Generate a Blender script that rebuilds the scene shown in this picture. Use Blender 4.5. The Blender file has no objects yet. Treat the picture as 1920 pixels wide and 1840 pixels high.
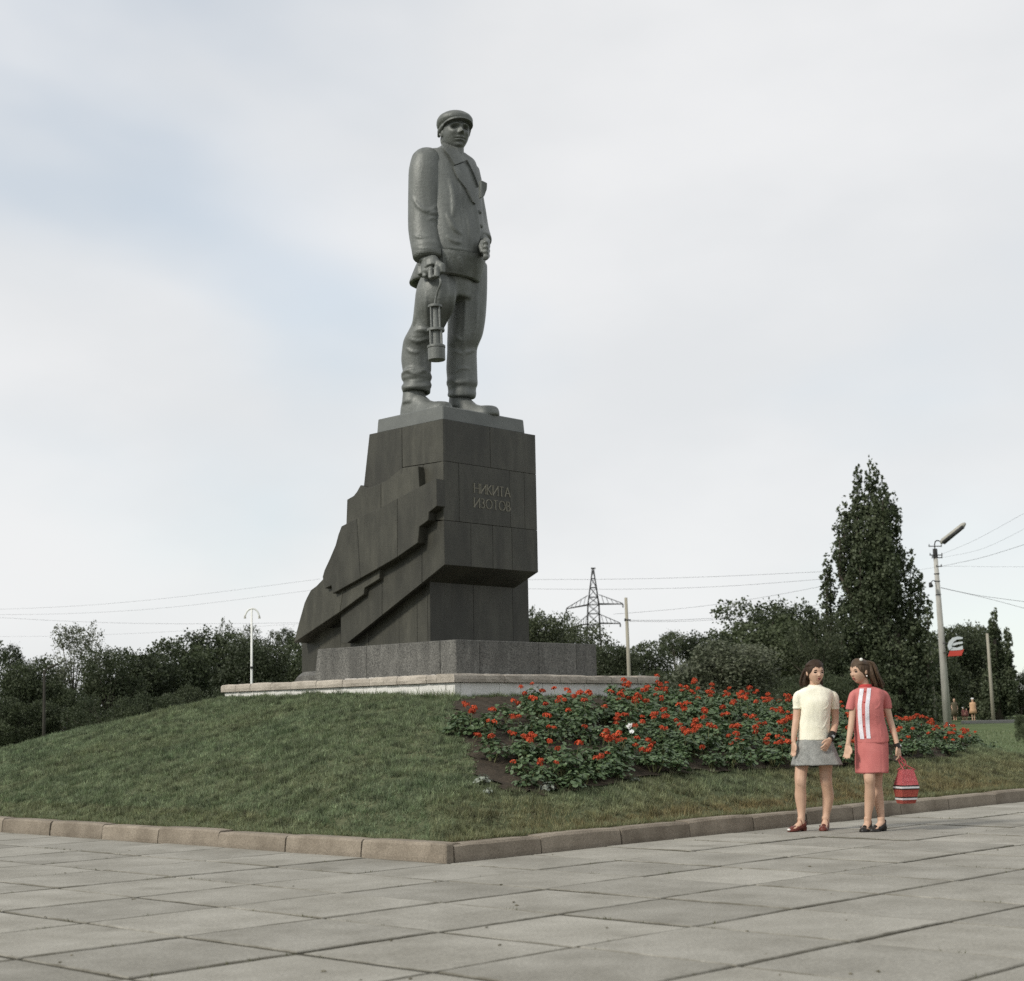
import bpy, bmesh, math, random
import numpy as np
from mathutils import Vector, Matrix, Euler
from mathutils.bvhtree import BVHTree
from mathutils.noise import noise as pnoise
rnd = random.Random(7)
SC = bpy.context.scene
COL = SC.collection
rad = math.radians

# ------------------------------------------------------------------ camera, sky, sun, exposure
CAM_H, FPX, PITCH, ROLL, YAW = 1.115, 2928.33, .14682003, -.01829543, .7631848
def _basis():
    f = np.array([0, math.cos(PITCH), math.sin(PITCH)]); r = np.array([1., 0, 0]); u = np.cross(r, f)
    c, s = math.cos(ROLL), math.sin(ROLL)
    return np.array([c*r+s*u, -s*r+c*u, f])
RB = _basis()
cam = bpy.data.cameras.new('camera'); camo = bpy.data.objects.new('camera', cam); COL.objects.link(camo)
cam.sensor_fit = 'HORIZONTAL'; cam.sensor_width = 36; cam.lens = FPX/1920*36
cam.clip_start = .1; cam.clip_end = 3000
m3 = Matrix((RB[0], RB[1], -RB[2])).transposed()
camo.matrix_world = Matrix.Translation((0, 0, CAM_H)) @ m3.to_4x4()
cam.dof.use_dof = True; cam.dof.focus_distance = 18.0; cam.dof.aperture_fstop = 3.4
SC.camera = camo

SUN_AZ = Vector((-.82, -.57)).normalized(); SUN_EL = rad(36)
w = bpy.data.worlds.new('World'); SC.world = w; w.use_nodes = True
nt = w.node_tree; N = nt.nodes; L = nt.links; N.clear()
out = N.new('ShaderNodeOutputWorld'); sky = N.new('ShaderNodeTexSky'); sky.sky_type = 'NISHITA'; sky.sun_disc = False
sky.sun_elevation = SUN_EL; sky.sun_rotation = math.atan2(SUN_AZ.x, SUN_AZ.y); sky.dust_density = .5; sky.ozone_density = .6
bsky = N.new('ShaderNodeBackground'); bsky.inputs[1].default_value = .15
skt = N.new('ShaderNodeMix'); skt.data_type = 'RGBA'; skt.blend_type = 'MULTIPLY'; skt.inputs[0].default_value = 1; skt.inputs[7].default_value = (.88, 1.06, 1.04, 1); L.new(sky.outputs[0], skt.inputs[6]); L.new(skt.outputs[2], bsky.inputs[0])
tc = N.new('ShaderNodeTexCoord'); mp = N.new('ShaderNodeMapping'); mp.inputs['Scale'].default_value = (1.3, 1.3, 2.6); mp.inputs['Location'].default_value = (2.5, 3.56, 1.05)
L.new(tc.outputs['Generated'], mp.inputs[0])
nz = N.new('ShaderNodeTexNoise'); nz.inputs['Scale'].default_value = 1.25; nz.inputs['Detail'].default_value = 4; nz.inputs['Roughness'].default_value = .45; nz.inputs['Distortion'].default_value = .35
L.new(mp.outputs[0], nz.inputs['Vector'])
cr = N.new('ShaderNodeValToRGB'); cr.color_ramp.interpolation = 'EASE'
cr.color_ramp.elements[0].position = .30; cr.color_ramp.elements[0].color = (.58, .58, .58, 1)
cr.color_ramp.elements[1].position = .55; cr.color_ramp.elements[1].color = (.96, .96, .96, 1)
L.new(nz.outputs[0], cr.inputs[0])
nz2 = N.new('ShaderNodeTexNoise'); nz2.inputs['Scale'].default_value = 2.1; nz2.inputs['Detail'].default_value = 5; L.new(mp.outputs[0], nz2.inputs['Vector'])
cc = N.new('ShaderNodeValToRGB'); cc.color_ramp.interpolation = 'EASE'
cc.color_ramp.elements[0].position = .35; cc.color_ramp.elements[0].color = (.785, .795, .805, 1)
cc.color_ramp.elements[1].position = .66; cc.color_ramp.elements[1].color = (.885, .884, .886, 1)
L.new(nz2.outputs[0], cc.inputs[0])
bcl = N.new('ShaderNodeBackground'); bcl.inputs[1].default_value = 1.0; L.new(cc.outputs[0], bcl.inputs[0])
mx = N.new('ShaderNodeMixShader'); L.new(cr.outputs[0], mx.inputs[0]); L.new(bsky.outputs[0], mx.inputs[1]); L.new(bcl.outputs[0], mx.inputs[2])
L.new(mx.outputs[0], out.inputs[0])

sun = bpy.data.lights.new('sun', 'SUN'); sun.energy = 2.7; sun.angle = rad(9); sun.color = (1, .95, .87)
suno = bpy.data.objects.new('sun', sun); COL.objects.link(suno)
sd = Vector((SUN_AZ.x*math.cos(SUN_EL), SUN_AZ.y*math.cos(SUN_EL), math.sin(SUN_EL)))
suno.rotation_euler = sd.to_track_quat('Z', 'Y').to_euler(); suno.location = (-20, -10, 30)

SC.view_settings.view_transform = 'Standard'; SC.view_settings.look = 'None'
SC.view_settings.exposure = 0; SC.view_settings.gamma = 1; SC.view_settings.use_curve_mapping = False
SC.cycles.use_denoising = False; SC.cycles.max_bounces = 6; SC.cycles.transparent_max_bounces = 6
SC.cycles.caustics_reflective = False; SC.cycles.caustics_refractive = False

# ------------------------------------------------------------------ survey helpers: a photograph pixel is a sight line from the camera
CP = np.array([0, 0, CAM_H])
dA = np.array([-math.cos(YAW), math.sin(YAW), 0]); dB = np.array([math.sin(YAW), math.cos(YAW), 0]); dZ = np.array([0, 0, 1.])
def ray(x, y): return RB.T @ np.array([(x-960)/FPX, -(y-920)/FPX, 1])
def on_z(x, y, z=0): d = ray(x, y); return CP+d*(z-CAM_H)/d[2]
def on_y(x, y, Y): d = ray(x, y); return CP+d*Y/d[1]
def on_plane(x, y, p0, n): d = ray(x, y); return CP+d*(((p0-CP)@n)/(d@n))
def proj(p):
    c = RB @ (np.asarray(p, float)-CP)
    return 960+FPX*c[0]/c[2], 920-FPX*c[1]/c[2]
def along(x, o, d):
    """length along d from o (at o's height) whose picture column is x"""
    f = lambda t: proj(o+t*d)[0]-x
    s0 = f(0) > 0; lo, hi = 0, 60
    for _ in range(50):
        m = (lo+hi)/2
        if (f(m) > 0) == s0: lo = m
        else: hi = m
    return lo

# ------------------------------------------------------------------ objects
ORG = {}
def tag(o, label=None, cat=None, group=None, kind=None):
    if label: o['label'] = label
    if cat: o['category'] = cat
    if group: o['group'] = group
    if kind: o['kind'] = kind
    return o
def empty(name, loc, label=None, cat=None, group=None, kind=None):
    o = bpy.data.objects.new(name, None); COL.objects.link(o); o.location = [float(c) for c in loc]; o.empty_display_size = .2
    ORG[o] = np.array([float(c) for c in loc]); return tag(o, label, cat, group, kind)
def link(name, mesh, parent=None, loc=None, org=None):
    o = bpy.data.objects.new(name, mesh); COL.objects.link(o)
    if parent is not None: o.parent = parent
    if loc is not None: o.location = [float(c) for c in loc]
    return o
def dup(o, parent=None):
    c = o.copy(); COL.objects.link(c)
    if parent is not None: c.parent = parent
    for ch in list(o.children): dup(ch, c)
    return c

class MB:
    """collects shapes in world coordinates, links them as ONE mesh object"""
    def __init__(s): s.v = []; s.f = []; s.mi = []
    def add(s, vs, fs, mi=0):
        o = len(s.v); s.v += [tuple(map(float, p)) for p in vs]; s.f += [tuple(i+o for i in f) for f in fs]; s.mi += [mi]*len(fs); return s
    def hexa(s, b, t, mi=0):
        n = len(b); vs = list(b)+list(t)
        fs = [tuple(range(n-1, -1, -1)), tuple(range(n, 2*n))]+[(i, (i+1) % n, n+(i+1) % n, n+i) for i in range(n)]
        return s.add(vs, fs, mi)
    def box(s, o, x, y, z, mi=0):
        """o corner, edge vectors x y z"""
        o, x, y, z = map(np.asarray, (o, x, y, z)); return s.hexa([o, o+x, o+x+y, o+y], [o+z, o+x+z, o+x+y+z, o+y+z], mi)
    def prism(s, poly, ext, mi=0):
        ext = np.asarray(ext); poly = [np.asarray(p, float) for p in poly]
        n = sum((np.cross(poly[i]-poly[0], poly[(i+1) % len(poly)]-poly[0]) for i in range(1, len(poly))), np.zeros(3))
        if n@ext < 0: poly = poly[::-1]
        return s.hexa(poly, [p+ext for p in poly], mi)
    def loft(s, rings, mi=0, cap=True):
        n = len(rings[0]); vs = [p for r in rings for p in r]; fs = []
        for k in range(len(rings)-1):
            for i in range(n):
                j = (i+1) % n; fs.append((k*n+i, k*n+j, (k+1)*n+j, (k+1)*n+i))
        if cap: fs.append(tuple(range(n-1, -1, -1))); fs.append(tuple(range((len(rings)-1)*n, len(rings)*n)))
        return s.add(vs, fs, mi)
    def tube(s, pts, rs, n=8, mi=0, cap=True, flat=None, upv=None):
        pts = [np.asarray(p, float) for p in pts]
        if not hasattr(rs, '__len__'): rs = [rs]*len(pts)
        rings = []; pu = None
        for i, p in enumerate(pts):
            t = pts[min(i+1, len(pts)-1)]-pts[max(i-1, 0)]; t = t/(np.linalg.norm(t)+1e-9)
            if pu is None:
                a = np.asarray(upv, float) if upv is not None else (np.array([0, 0, 1.]) if abs(t[2]) < .9 else np.array([0, 1., 0]))
            else: a = pu
            u = a-(a@t)*t; u /= np.linalg.norm(u)+1e-9; v = np.cross(t, u); pu = u
            r = rs[i]; ru, rv = (r if hasattr(r, '__len__') else (r, r))
            rings.append([p+u*ru*math.cos(2*math.pi*k/n)+v*rv*math.sin(2*math.pi*k/n) for k in range(n)])
        return s.loft(rings, mi, cap)
    def ellip(s, c, ax, nu=16, nv=10, mi=0, m=None):
        c = np.asarray(c, float); rings = []; M = np.eye(3) if m is None else np.asarray(m)
        vs = []; fs = []
        for j in range(1, nv):
            th = math.pi*j/nv
            for i in range(nu):
                ph = 2*math.pi*i/nu
                vs.append(c+np.array([ax[0]*math.sin(th)*math.cos(ph), ax[1]*math.sin(th)*math.sin(ph), -ax[2]*math.cos(th)])@M)
        vs.append(c+np.array([0, 0, -ax[2]])@M); vs.append(c+np.array([0, 0, ax[2]])@M); b = len(vs)-2
        for j in range(nv-2):
            for i in range(nu):
                k = (i+1) % nu; fs.append((j*nu+i, j*nu+k, (j+1)*nu+k, (j+1)*nu+i))
        for i in range(nu):
            k = (i+1) % nu; fs.append((b, k, i)); fs.append((b+1, (nv-2)*nu+i, (nv-2)*nu+k))
        return s.add(vs, fs, mi)
    def mesh(s, name, mats, org=None, smooth=False):
        me = bpy.data.meshes.new(name); v = np.array(s.v) if s.v else np.zeros((0, 3))
        if org is not None: v = v-np.asarray(org)
        me.from_pydata(v.tolist(), [], s.f)
        for m in (mats if isinstance(mats, (list, tuple)) else [mats]): me.materials.append(m)
        if any(s.mi): me.polygons.foreach_set('material_index', s.mi)
        if smooth: me.polygons.foreach_set('use_smooth', [True]*len(me.polygons))
        me.update(); return me
    def build(s, name, mats, parent=None, smooth=False, org=None, bevel=0, remesh=0, smoothit=0):
        """org: world origin of the new object; a parent's own origin is taken off"""
        if org is None: org = ORG[parent] if parent is not None else np.zeros(3)
        org = np.asarray(org, float)
        me = s.mesh(name, mats, org, smooth)
        o = bpy.data.objects.new(name, me); COL.objects.link(o); ORG[o] = org
        if parent is not None: o.parent = parent; o.location = [float(c) for c in org-ORG[parent]]
        else: o.location = [float(c) for c in org]
        if bevel: bevel_mesh(me, bevel)
        if remesh: voxel(o, remesh, smoothit)
        return o
def bevel_mesh(me, wd, seg=1):
    bm = bmesh.new(); bm.from_mesh(me); bmesh.ops.recalc_face_normals(bm, faces=bm.faces)
    bmesh.ops.bevel(bm, geom=list(bm.edges), offset=wd, segments=seg, affect='EDGES', profile=.5, clamp_overlap=True)
    bm.to_mesh(me); bm.free()
def voxel(o, size, it=4):
    m = o.modifiers.new('r', 'REMESH'); m.mode = 'VOXEL'; m.voxel_size = size; m.use_smooth_shade = True
    if it:
        k = o.modifiers.new('s', 'SMOOTH'); k.factor = .5; k.iterations = it
    dg = bpy.context.evaluated_depsgraph_get(); dg.update()
    me = bpy.data.meshes.new_from_object(o.evaluated_get(dg)); old = o.data
    mats = list(old.materials); o.modifiers.clear(); me.name = old.name; o.data = me; bpy.data.meshes.remove(old)
    me.materials.clear()
    for q in mats: me.materials.append(q)
    me.polygons.foreach_set('material_index', [0]*len(me.polygons))
    me.polygons.foreach_set('use_smooth', [True]*len(me.polygons)); return o

# ------------------------------------------------------------------ materials
MT = {}
def mat(name, c1, c2=None, scale=6., rough=.8, bump=0., bscale=40., rand=0., metal=0., spec=.3, streak=0., fine=0., fscale=150., coord='Object', stretch=None, trans=0., sheen=0.):
    """two-tone procedural surface: big blotches between c1 and c2, fine speckle, optional vertical streaks, per-object brightness"""
    m = bpy.data.materials.new(name); m.use_nodes = True; nt = m.node_tree; N, L = nt.nodes, nt.links
    b = N['Principled BSDF']; b.inputs['Roughness'].default_value = rough; b.inputs['Metallic'].default_value = metal; b.inputs['Specular IOR Level'].default_value = spec
    if sheen: b.inputs['Sheen Weight'].default_value = sheen
    tc = N.new('ShaderNodeTexCoord'); vec = tc.outputs[coord]
    if coord == 'Object':
        oi = N.new('ShaderNodeObjectInfo'); ad = N.new('ShaderNodeVectorMath'); ad.operation = 'ADD'
        sc = N.new('ShaderNodeMath'); sc.operation = 'MULTIPLY'; sc.inputs[1].default_value = 37.; L.new(oi.outputs['Random'], sc.inputs[0])
        L.new(vec, ad.inputs[0]); L.new(sc.outputs[0], ad.inputs[1]); vec = ad.outputs[0]
    if stretch:
        mp = N.new('ShaderNodeMapping'); mp.inputs['Scale'].default_value = stretch; L.new(vec, mp.inputs[0]); bvec = mp.outputs[0]
    else: bvec = vec
    def nz(s, det=5, rgh=.6, v=None):
        n = N.new('ShaderNodeTexNoise'); n.inputs['Scale'].default_value = s; n.inputs['Detail'].default_value = det; n.inputs['Roughness'].default_value = rgh
        L.new(v if v is not None else bvec, n.inputs['Vector']); return n.outputs[0]
    def ramp(x, a, bb):
        r = N.new('ShaderNodeMapRange'); r.inputs[1].default_value = a; r.inputs[2].default_value = bb; r.clamp = True; L.new(x, r.inputs[0]); return r.outputs[0]
    def mixc(f, a, bb, mode='MIX'):
        x = N.new('ShaderNodeMix'); x.data_type = 'RGBA'; x.blend_type = mode
        for sock, val in ((x.inputs[0], f), (x.inputs[6], a), (x.inputs[7], bb)):
            if hasattr(val, 'is_output'): L.new(val, sock)
            elif isinstance(val, (int, float)): sock.default_value = val
            else: sock.default_value = (*val, 1)
        return x.outputs[2]
    c2 = c2 or c1
    col = mixc(ramp(nz(scale), .32, .68), c1, c2)
    if streak:
        mp2 = N.new('ShaderNodeMapping'); mp2.inputs['Scale'].default_value = (4.5, 4.5, .9); L.new(vec, mp2.inputs[0])
        col = mixc(ramp(nz(1.6, 4, .6, mp2.outputs[0]), .50, .80), col, tuple(min(1, c*(1+streak)+.02*streak) for c in c2))
        col = mixc(ramp(nz(1.1, 4, .6, mp2.outputs[0]), .54, .30), col, tuple(c*max(0, 1-.35*streak) for c in c1))
    if fine:
        v = N.new('ShaderNodeMapRange'); v.inputs[1].default_value = .3; v.inputs[2].default_value = .7; v.inputs[3].default_value = 1-fine; v.inputs[4].default_value = 1+fine
        L.new(nz(fscale, 2, .7, vec), v.inputs[0]); col = mixc(1., col, v.outputs[0], 'MULTIPLY')
    if rand:
        oi2 = N.new('ShaderNodeObjectInfo'); v = N.new('ShaderNodeMapRange'); v.inputs[3].default_value = 1-rand; v.inputs[4].default_value = 1+rand
        L.new(oi2.outputs['Random'], v.inputs[0]); col = mixc(1., col, v.outputs[0], 'MULTIPLY')
    L.new(col, b.inputs['Base Color'])
    if bump:
        bp = N.new('ShaderNodeBump'); bp.inputs['Strength'].default_value = bump; bp.inputs['Distance'].default_value = .02
        L.new(nz(bscale, 6, .65, vec), bp.inputs['Height']); L.new(bp.outputs[0], b.inputs['Normal'])
    if trans:
        tr = N.new('ShaderNodeBsdfTranslucent'); L.new(col, tr.inputs[0]); ms = N.new('ShaderNodeMixShader'); ms.inputs[0].default_value = trans
        L.new(b.outputs[0], ms.inputs[1]); L.new(tr.outputs[0], ms.inputs[2]); L.new(ms.outputs[0], N['Material Output'].inputs[0])
    MT[name] = m; return m

# ================================================================== GROUND
K = on_z(836.7, 1618.3)
def P(p, q, z=0.): return np.array([K[0]+p*dA[0]+q*dB[0], K[1]+p*dA[1]+q*dB[1], z])
def PQ(x): d = np.asarray(x)-K; return float(d@dA), float(d@dB)

m_slab = mat('concrete_slab', (.222, .210, .176), (.322, .308, .266), scale=1.9, rough=.85, bump=.25, bscale=60, rand=.11, fine=.18, fscale=55, spec=.25)
# worn darker traffic patches on the slabs
m_joint = mat('joint_dirt', (.030, .028, .020), (.075, .068, .047), scale=7, rough=1, bump=.6, bscale=30)
def edge_dirt(m, dirt, wid):
    # grime gathered along each slab's own edges, wandering in width, plus a few blots
    nt = m.node_tree; N, L = nt.nodes, nt.links; b = N['Principled BSDF']; src = b.inputs['Base Color'].links[0].from_socket
    tc = N.new('ShaderNodeTexCoord'); sp = N.new('ShaderNodeSeparateXYZ'); L.new(tc.outputs['Generated'], sp.inputs[0])
    def mth(op, a, b_=None):
        n = N.new('ShaderNodeMath'); n.operation = op
        for k, v in ((0, a), (1, b_)):
            if v is None: continue
            if hasattr(v, 'is_output'): L.new(v, n.inputs[k])
            else: n.inputs[k].default_value = v
        return n.outputs[0]
    ds = [mth('MINIMUM', s_, mth('SUBTRACT', 1., s_)) for s_ in (sp.outputs[0], sp.outputs[1])]; d = mth('MINIMUM', *ds)
    oi = N.new('ShaderNodeObjectInfo'); nz = N.new('ShaderNodeTexNoise'); nz.noise_dimensions = '4D'; nz.inputs['Scale'].default_value = 5.; nz.inputs['Detail'].default_value = 6
    L.new(tc.outputs['Object'], nz.inputs['Vector']); L.new(mth('MULTIPLY', oi.outputs['Random'], 50.), nz.inputs['W'])
    mr = N.new('ShaderNodeMapRange'); mr.inputs[1].default_value = 0; mr.inputs[2].default_value = wid; mr.inputs[3].default_value = .85; mr.inputs[4].default_value = 0
    L.new(mth('ADD', d, mth('MULTIPLY', mth('SUBTRACT', nz.outputs[0], .47), wid*3.2)), mr.inputs[0])
    n2 = N.new('ShaderNodeTexNoise'); n2.noise_dimensions = '4D'; n2.inputs['Scale'].default_value = 1.3; n2.inputs['Detail'].default_value = 5; n2.inputs['Roughness'].default_value = .65; L.new(tc.outputs['Object'], n2.inputs['Vector']); L.new(mth('MULTIPLY', oi.outputs['Random'], 91.), n2.inputs['W'])
    m2 = N.new('ShaderNodeMapRange'); m2.inputs[1].default_value = .56; m2.inputs[2].default_value = .74; m2.inputs[3].default_value = 0; m2.inputs[4].default_value = .38; L.new(n2.outputs[0], m2.inputs[0])
    x = N.new('ShaderNodeMix'); x.data_type = 'RGBA'; L.new(mth('MAXIMUM', mr.outputs[0], m2.outputs[0]), x.inputs[0]); L.new(src, x.inputs[6]); x.inputs[7].default_value = (*dirt, 1); L.new(x.outputs[2], b.inputs['Base Color'])
edge_dirt(m_slab, (.105, .096, .072), .020)
m_kerb = mat('kerb_concrete', (.170, .142, .108), (.28, .240, .188), scale=3.0, rough=.9, bump=.5, bscale=45, rand=.07, fine=.2, fscale=70)
m_lawn = mat('lawn_ground', (.060, .088, .026), (.095, .125, .045), scale=.7, rough=1, bump=.7, bscale=18, fine=.35, fscale=9)
m_soil = mat('bed_soil', (.030, .023, .015), (.060, .046, .031), scale=5, rough=1, bump=1., bscale=22, fine=.3, fscale=30)
m_path = mat('path_surface', (.25, .24, .22), (.32, .31, .29), scale=1.2, rough=.9)
m_mound = mat('mound_turf', (.060, .080, .036), (.11, .115, .060), scale=2.2, rough=1, bump=.8, bscale=25, fine=.3, fscale=25)

# terrain: one sheet to the horizon, rising gently beyond the lawn
def sstep(a, b, x): t = min(1, max(0, (x-a)/(b-a))); return t*t*(3-2*t)
def ground_z(x, y):
    return -.06+.50*sstep(48, 92, y)+.35*sstep(95, 150, y)
ys = [-60, -20, 0, 10, 20, 30, 40, 48, 54, 60, 66, 72, 78, 84, 90, 96, 105, 115, 125, 135, 150, 200, 300, 500, 900, 1600]
xs = [-1500, -600, -300, -160, -100, -60, -40, -20, -10, 0, 10, 20, 30, 40, 60, 100, 160, 300, 600, 1500]
g = MB(); g.add([(x, y, ground_z(x, y)) for y in ys for x in xs], [(j*len(xs)+i, j*len(xs)+i+1, (j+1)*len(xs)+i+1, (j+1)*len(xs)+i) for j in range(len(ys)-1) for i in range(len(xs)-1)])
tag(g.build('ground', m_lawn, smooth=True), kind='structure')

# pavement: dirt bed under one-metre concrete slabs, every slab an object
pave = MB(); pave.add([P(-16, -16, -.007), P(-16, 40, -.007), P(.1, 40, -.007), P(.1, .1, -.007), P(40, .1, -.007), P(40, -16, -.007)], [(5, 4, 3, 2, 1, 0)])
pave = tag(pave.build('pavement', m_joint), kind='structure')
slab_meshes = []
for k in range(6):
    b = MB(); r = random.Random(k)
    h = .4880-.003*(k % 3)
    n = 6
    def edge(x0, y0, x1, y1):
        return [(x0+(x1-x0)*i/n+r.uniform(-.003, .003), y0+(y1-y0)*i/n+r.uniform(-.003, .003)) for i in range(n)]
    pl = edge(-h, -h, h, -h)+edge(h, -h, h, h)+edge(h, h, -h, h)+edge(-h, h, -h, -h)
    top = [np.array([x*(1-.008/h), y*(1-.008/h), 0]) for x, y in pl]; mid = [np.array([x, y, -.007]) for x, y in pl]; bot = [np.array([x, y, -.05]) for x, y in pl]
    b.loft([bot, mid], mi=1, cap=False); b.loft([mid, top]); slab_meshes.append(b.mesh('paving_slab', [m_slab, m_joint]))
def vis(p, mx=900, my=420):
    x, y = proj(p); return -mx < x < 1920+mx and 1380 < y < 1840+my
ns = 0
for i in range(-10, 16):
    for j in range(-10, 26):
        if i >= 0 and j >= 0: continue
        c = P(i*.985+.4925-.03, j*.965+.4825-.02)
        if c[1] < 4 or not vis(c) or ns >= 300: continue
        o = link('paving_slab', slab_meshes[(i*7+j*3) % 6], pave, c+np.array([0, 0, rnd.uniform(-.004, .003)])); ns += 1
        o.scale = (.965*rnd.uniform(.994, 1.006), .985*rnd.uniform(.994, 1.006), 1)
        o.rotation_euler = (rnd.uniform(-.0035, .0035), rnd.uniform(-.0035, .0035), math.pi/2-YAW+rnd.uniform(-.004, .004))
# tufts of grass and moss grown in the joints
m_joint_grass = mat('joint_grass', (.055, .06, .022), (.10, .10, .045), scale=4, rough=1)
jg = MB(); r = random.Random(3)
for k in range(1800):
    i = r.randint(-6, 9); j = r.randint(-8, 14); t = r.random()
    if r.random() < .5: p, q = i*.985-.03, (j+t)*.965
    else: p, q = (i+t)*.985, j*.965-.02
    if (p > -.1 and q > -.1) : continue
    c = P(p, q, -.015)
    if not vis(c) or pnoise(Vector((c[0]*.9, c[1]*.9, 3))) < .02: continue
    for s in range(r.randint(3, 9)):
        d = c+dA*r.gauss(0, .012)+dB*r.gauss(0, .012); a = r.uniform(0, 6.28); l = r.uniform(.012, .032); wv = np.array([math.cos(a), math.sin(a), 0])*.004
        jg.add([d-wv, d+wv, d+np.array([r.gauss(0, .01), r.gauss(0, .01), l])], [(0, 1, 2)])
jgo = jg.build('joint_grass', m_joint_grass, pave); jgo['kind'] = 'stuff'

m_litter = mat('litter', (.05, .045, .03), (.16, .14, .09), scale=30, rough=1)
lt_ = MB(); r = random.Random(77)
for k in range(46):
    x, y = r.uniform(-40, 1960), 1540+300*r.random()**.7; c = on_z(x, y)
    p_, q_ = PQ(c)
    if p_ > -.05 and q_ > -.05: continue
    s_ = r.uniform(.004, .010); a = r.uniform(0, 6.28); u = np.array([math.cos(a), math.sin(a), 0])*s_*r.uniform(1, 2); v = np.array([-math.sin(a), math.cos(a), 0])*s_*.7
    lt_.hexa([c-u-v, c+u-v*.6, c+u*.8+v, c-u*.7+v], [c-u*.6-v*.6+dZ*s_*.5, c+u*.7-v*.4+dZ*s_*.7, c+u*.5+v*.6+dZ*s_*.5, c-u*.4+v*.6+dZ*s_*.6])
lto = lt_.build('dry_leaf_litter', m_litter); tag(lto, kind='stuff')
# kerb: stones about a metre long, mitred at the near corner
kerb = empty('kerb', P(0, 0), kind='structure')
KH, KW = .148, .20
def kerb_stone(t0, t1, dirv, perp, rr):
    b = MB(); g0 = .004+rr.random()*.006
    t0 += g0; t1 -= g0; dz = rr.uniform(-.008, .006); dp = rr.uniform(-.006, .006)
    n = 5; rings = []
    for i in range(n+1):
        t = t0+(t1-t0)*i/n; o = K+dirv*t+perp*dp; j = lambda: rr.uniform(-.003, .003); e = .012 if i in (0, n) else 0
        z = KH+dz-e*.5
        rings.append([o+perp*KW+dZ*-.08, o+perp*KW+dZ*(z-.01), o+perp*(KW-.02)+dZ*z, o+perp*(.028+j()+e*.3)+dZ*(z+j()), o+perp*(.010+j())+dZ*(z-.02+j()), o+perp*j()+dZ*.03, o+dZ*-.08])
    b.loft(rings); return b
rr = random.Random(5)
cuts = [.03, 1.05, 2.09, 3.10, 4.1, 5.12, 6.15, 7.18, 8.2, 9.2, 10.2, 11.2, 12.2, 13.2, 14.2, 15.2]
for a, c in zip(cuts[:-1], cuts[1:]): kerb_stone(a, c, dA, dB, rr).build('kerb_stone', m_kerb, kerb)
cuts = [.10, 1.13, 2.2, 3.2, 4.25, 5.2, 6.1, 7.1, 8.2, 9.4, 10.5, 11.5, 12.5, 13.5, 14.5, 15.5, 16.5]
for a, c in zip(cuts[:-1], cuts[1:]): kerb_stone(a, c, dB, dA, rr).build('kerb_stone', m_kerb, kerb)
b = MB(); b.hexa([P(.0, .0, -.08), P(.20, .004, -.08), P(.18, .18, -.08), P(.0, .092, -.08)], [P(.01, .012, KH-.004), P(.20, .012, KH-.002), P(.18, .18, KH-.004), P(.012, .092, KH-.006)]); b.build('kerb_stone', m_kerb, kerb, bevel=.008)

# mound: a rounded truncated pyramid of turf between kerb and terrace
T = on_y(852, 1263.2, 19.616); ZT = float(T[2]); TP, TQ = PQ(T)
LA_, LB_ = along(413, T, dA), along(1235.6, T, dB)
EXA, EXB = 5.6, 8.2            # how far the slopes run out at the far ends
ZM = ZT-.30
def mound_z(p, q):
    da = (TP-p)/(TP-.2) if p < TP else max(0, (p-(TP+LA_))/EXA)
    db = (TQ-q)/(TQ-.2) if q < TQ else max(0, (q-(TQ+LB_))/EXB)
    da, db = max(0, da), max(0, db)
    t = (da**3.2+db**3.2)**(1/3.2)
    if t >= 1.25: return -.2
    s = t*(.80+.20*t) if t < 1 else 1+(t-1)*1.2
    z = .125+(ZM-.125)*(1-s)+.105*max(0, 1-s)*sstep(0., 1.6, p-q)
    nzv = pnoise(Vector((p*.9, q*.9, 1)))*.035+pnoise(Vector((p*2.7, q*2.7, 5)))*.014
    edge = min(1, max(0, min(p-.2, q-.2)/.5))
    return z+nzv*edge
def mound_pt(p, q): return P(p, q, mound_z(p, q))
def hit_mound(x, y, lo=11, hi=30):
    d = ray(x, y); t = lo
    while t < hi:
        X = CP+d*t/d[1]; p, q = PQ(X)
        if p > .15 and q > .15 and X[2] < mound_z(p, q): return X
        t += .02
    return None
st = .16; npq = int(19/st)
mb = MB(); idx = {}; vs = []; fs = []
for i in range(npq+1):
    for j in range(npq+1):
        p, q = .17+i*st, .17+j*st
        vs.append(P(p, q, max(mound_z(p, q), -.15)))
for i in range(npq):
    for j in range(npq):
        k = i*(npq+1)+j; fs.append((k, k+npq+1, k+npq+2, k+1))
mb.add(vs, [f[::-1] for f in fs])
mound = tag(mb.build('mound', m_mound, smooth=True), kind='structure')

# flower bed: a sheet of bare soil on the right slope
bed_px = [(856, 1318), (846, 1352), (878, 1400), (898, 1462), (935, 1480), (1010, 1490), (1100, 1482), (1200, 1462), (1300, 1450), (1400, 1446), (1500, 1442), (1600, 1436), (1700, 1428), (1790, 1420)]
bed_pq = [PQ(hit_mound(*c)) for c in bed_px]
bed_pq += [(3.0, TQ+LB_+6.4), (TP-.25, TQ+LB_+3.2), (TP-.12, TQ+LB_+.2), (TP-.1, TQ+.35)]
def inside(p, q, poly):
    c = False; n = len(poly)
    for i in range(n):
        (x1, y1), (x2, y2) = poly[i], poly[(i+1) % n]
        if (y1 > q) != (y2 > q) and p < (x2-x1)*(q-y1)/(y2-y1)+x1: c = not c
    return c
bb = MB(); st2 = .09; gi = {}; bv = []; bf = []
pr = [c[0] for c in bed_pq]; qr = [c[1] for c in bed_pq]
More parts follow.
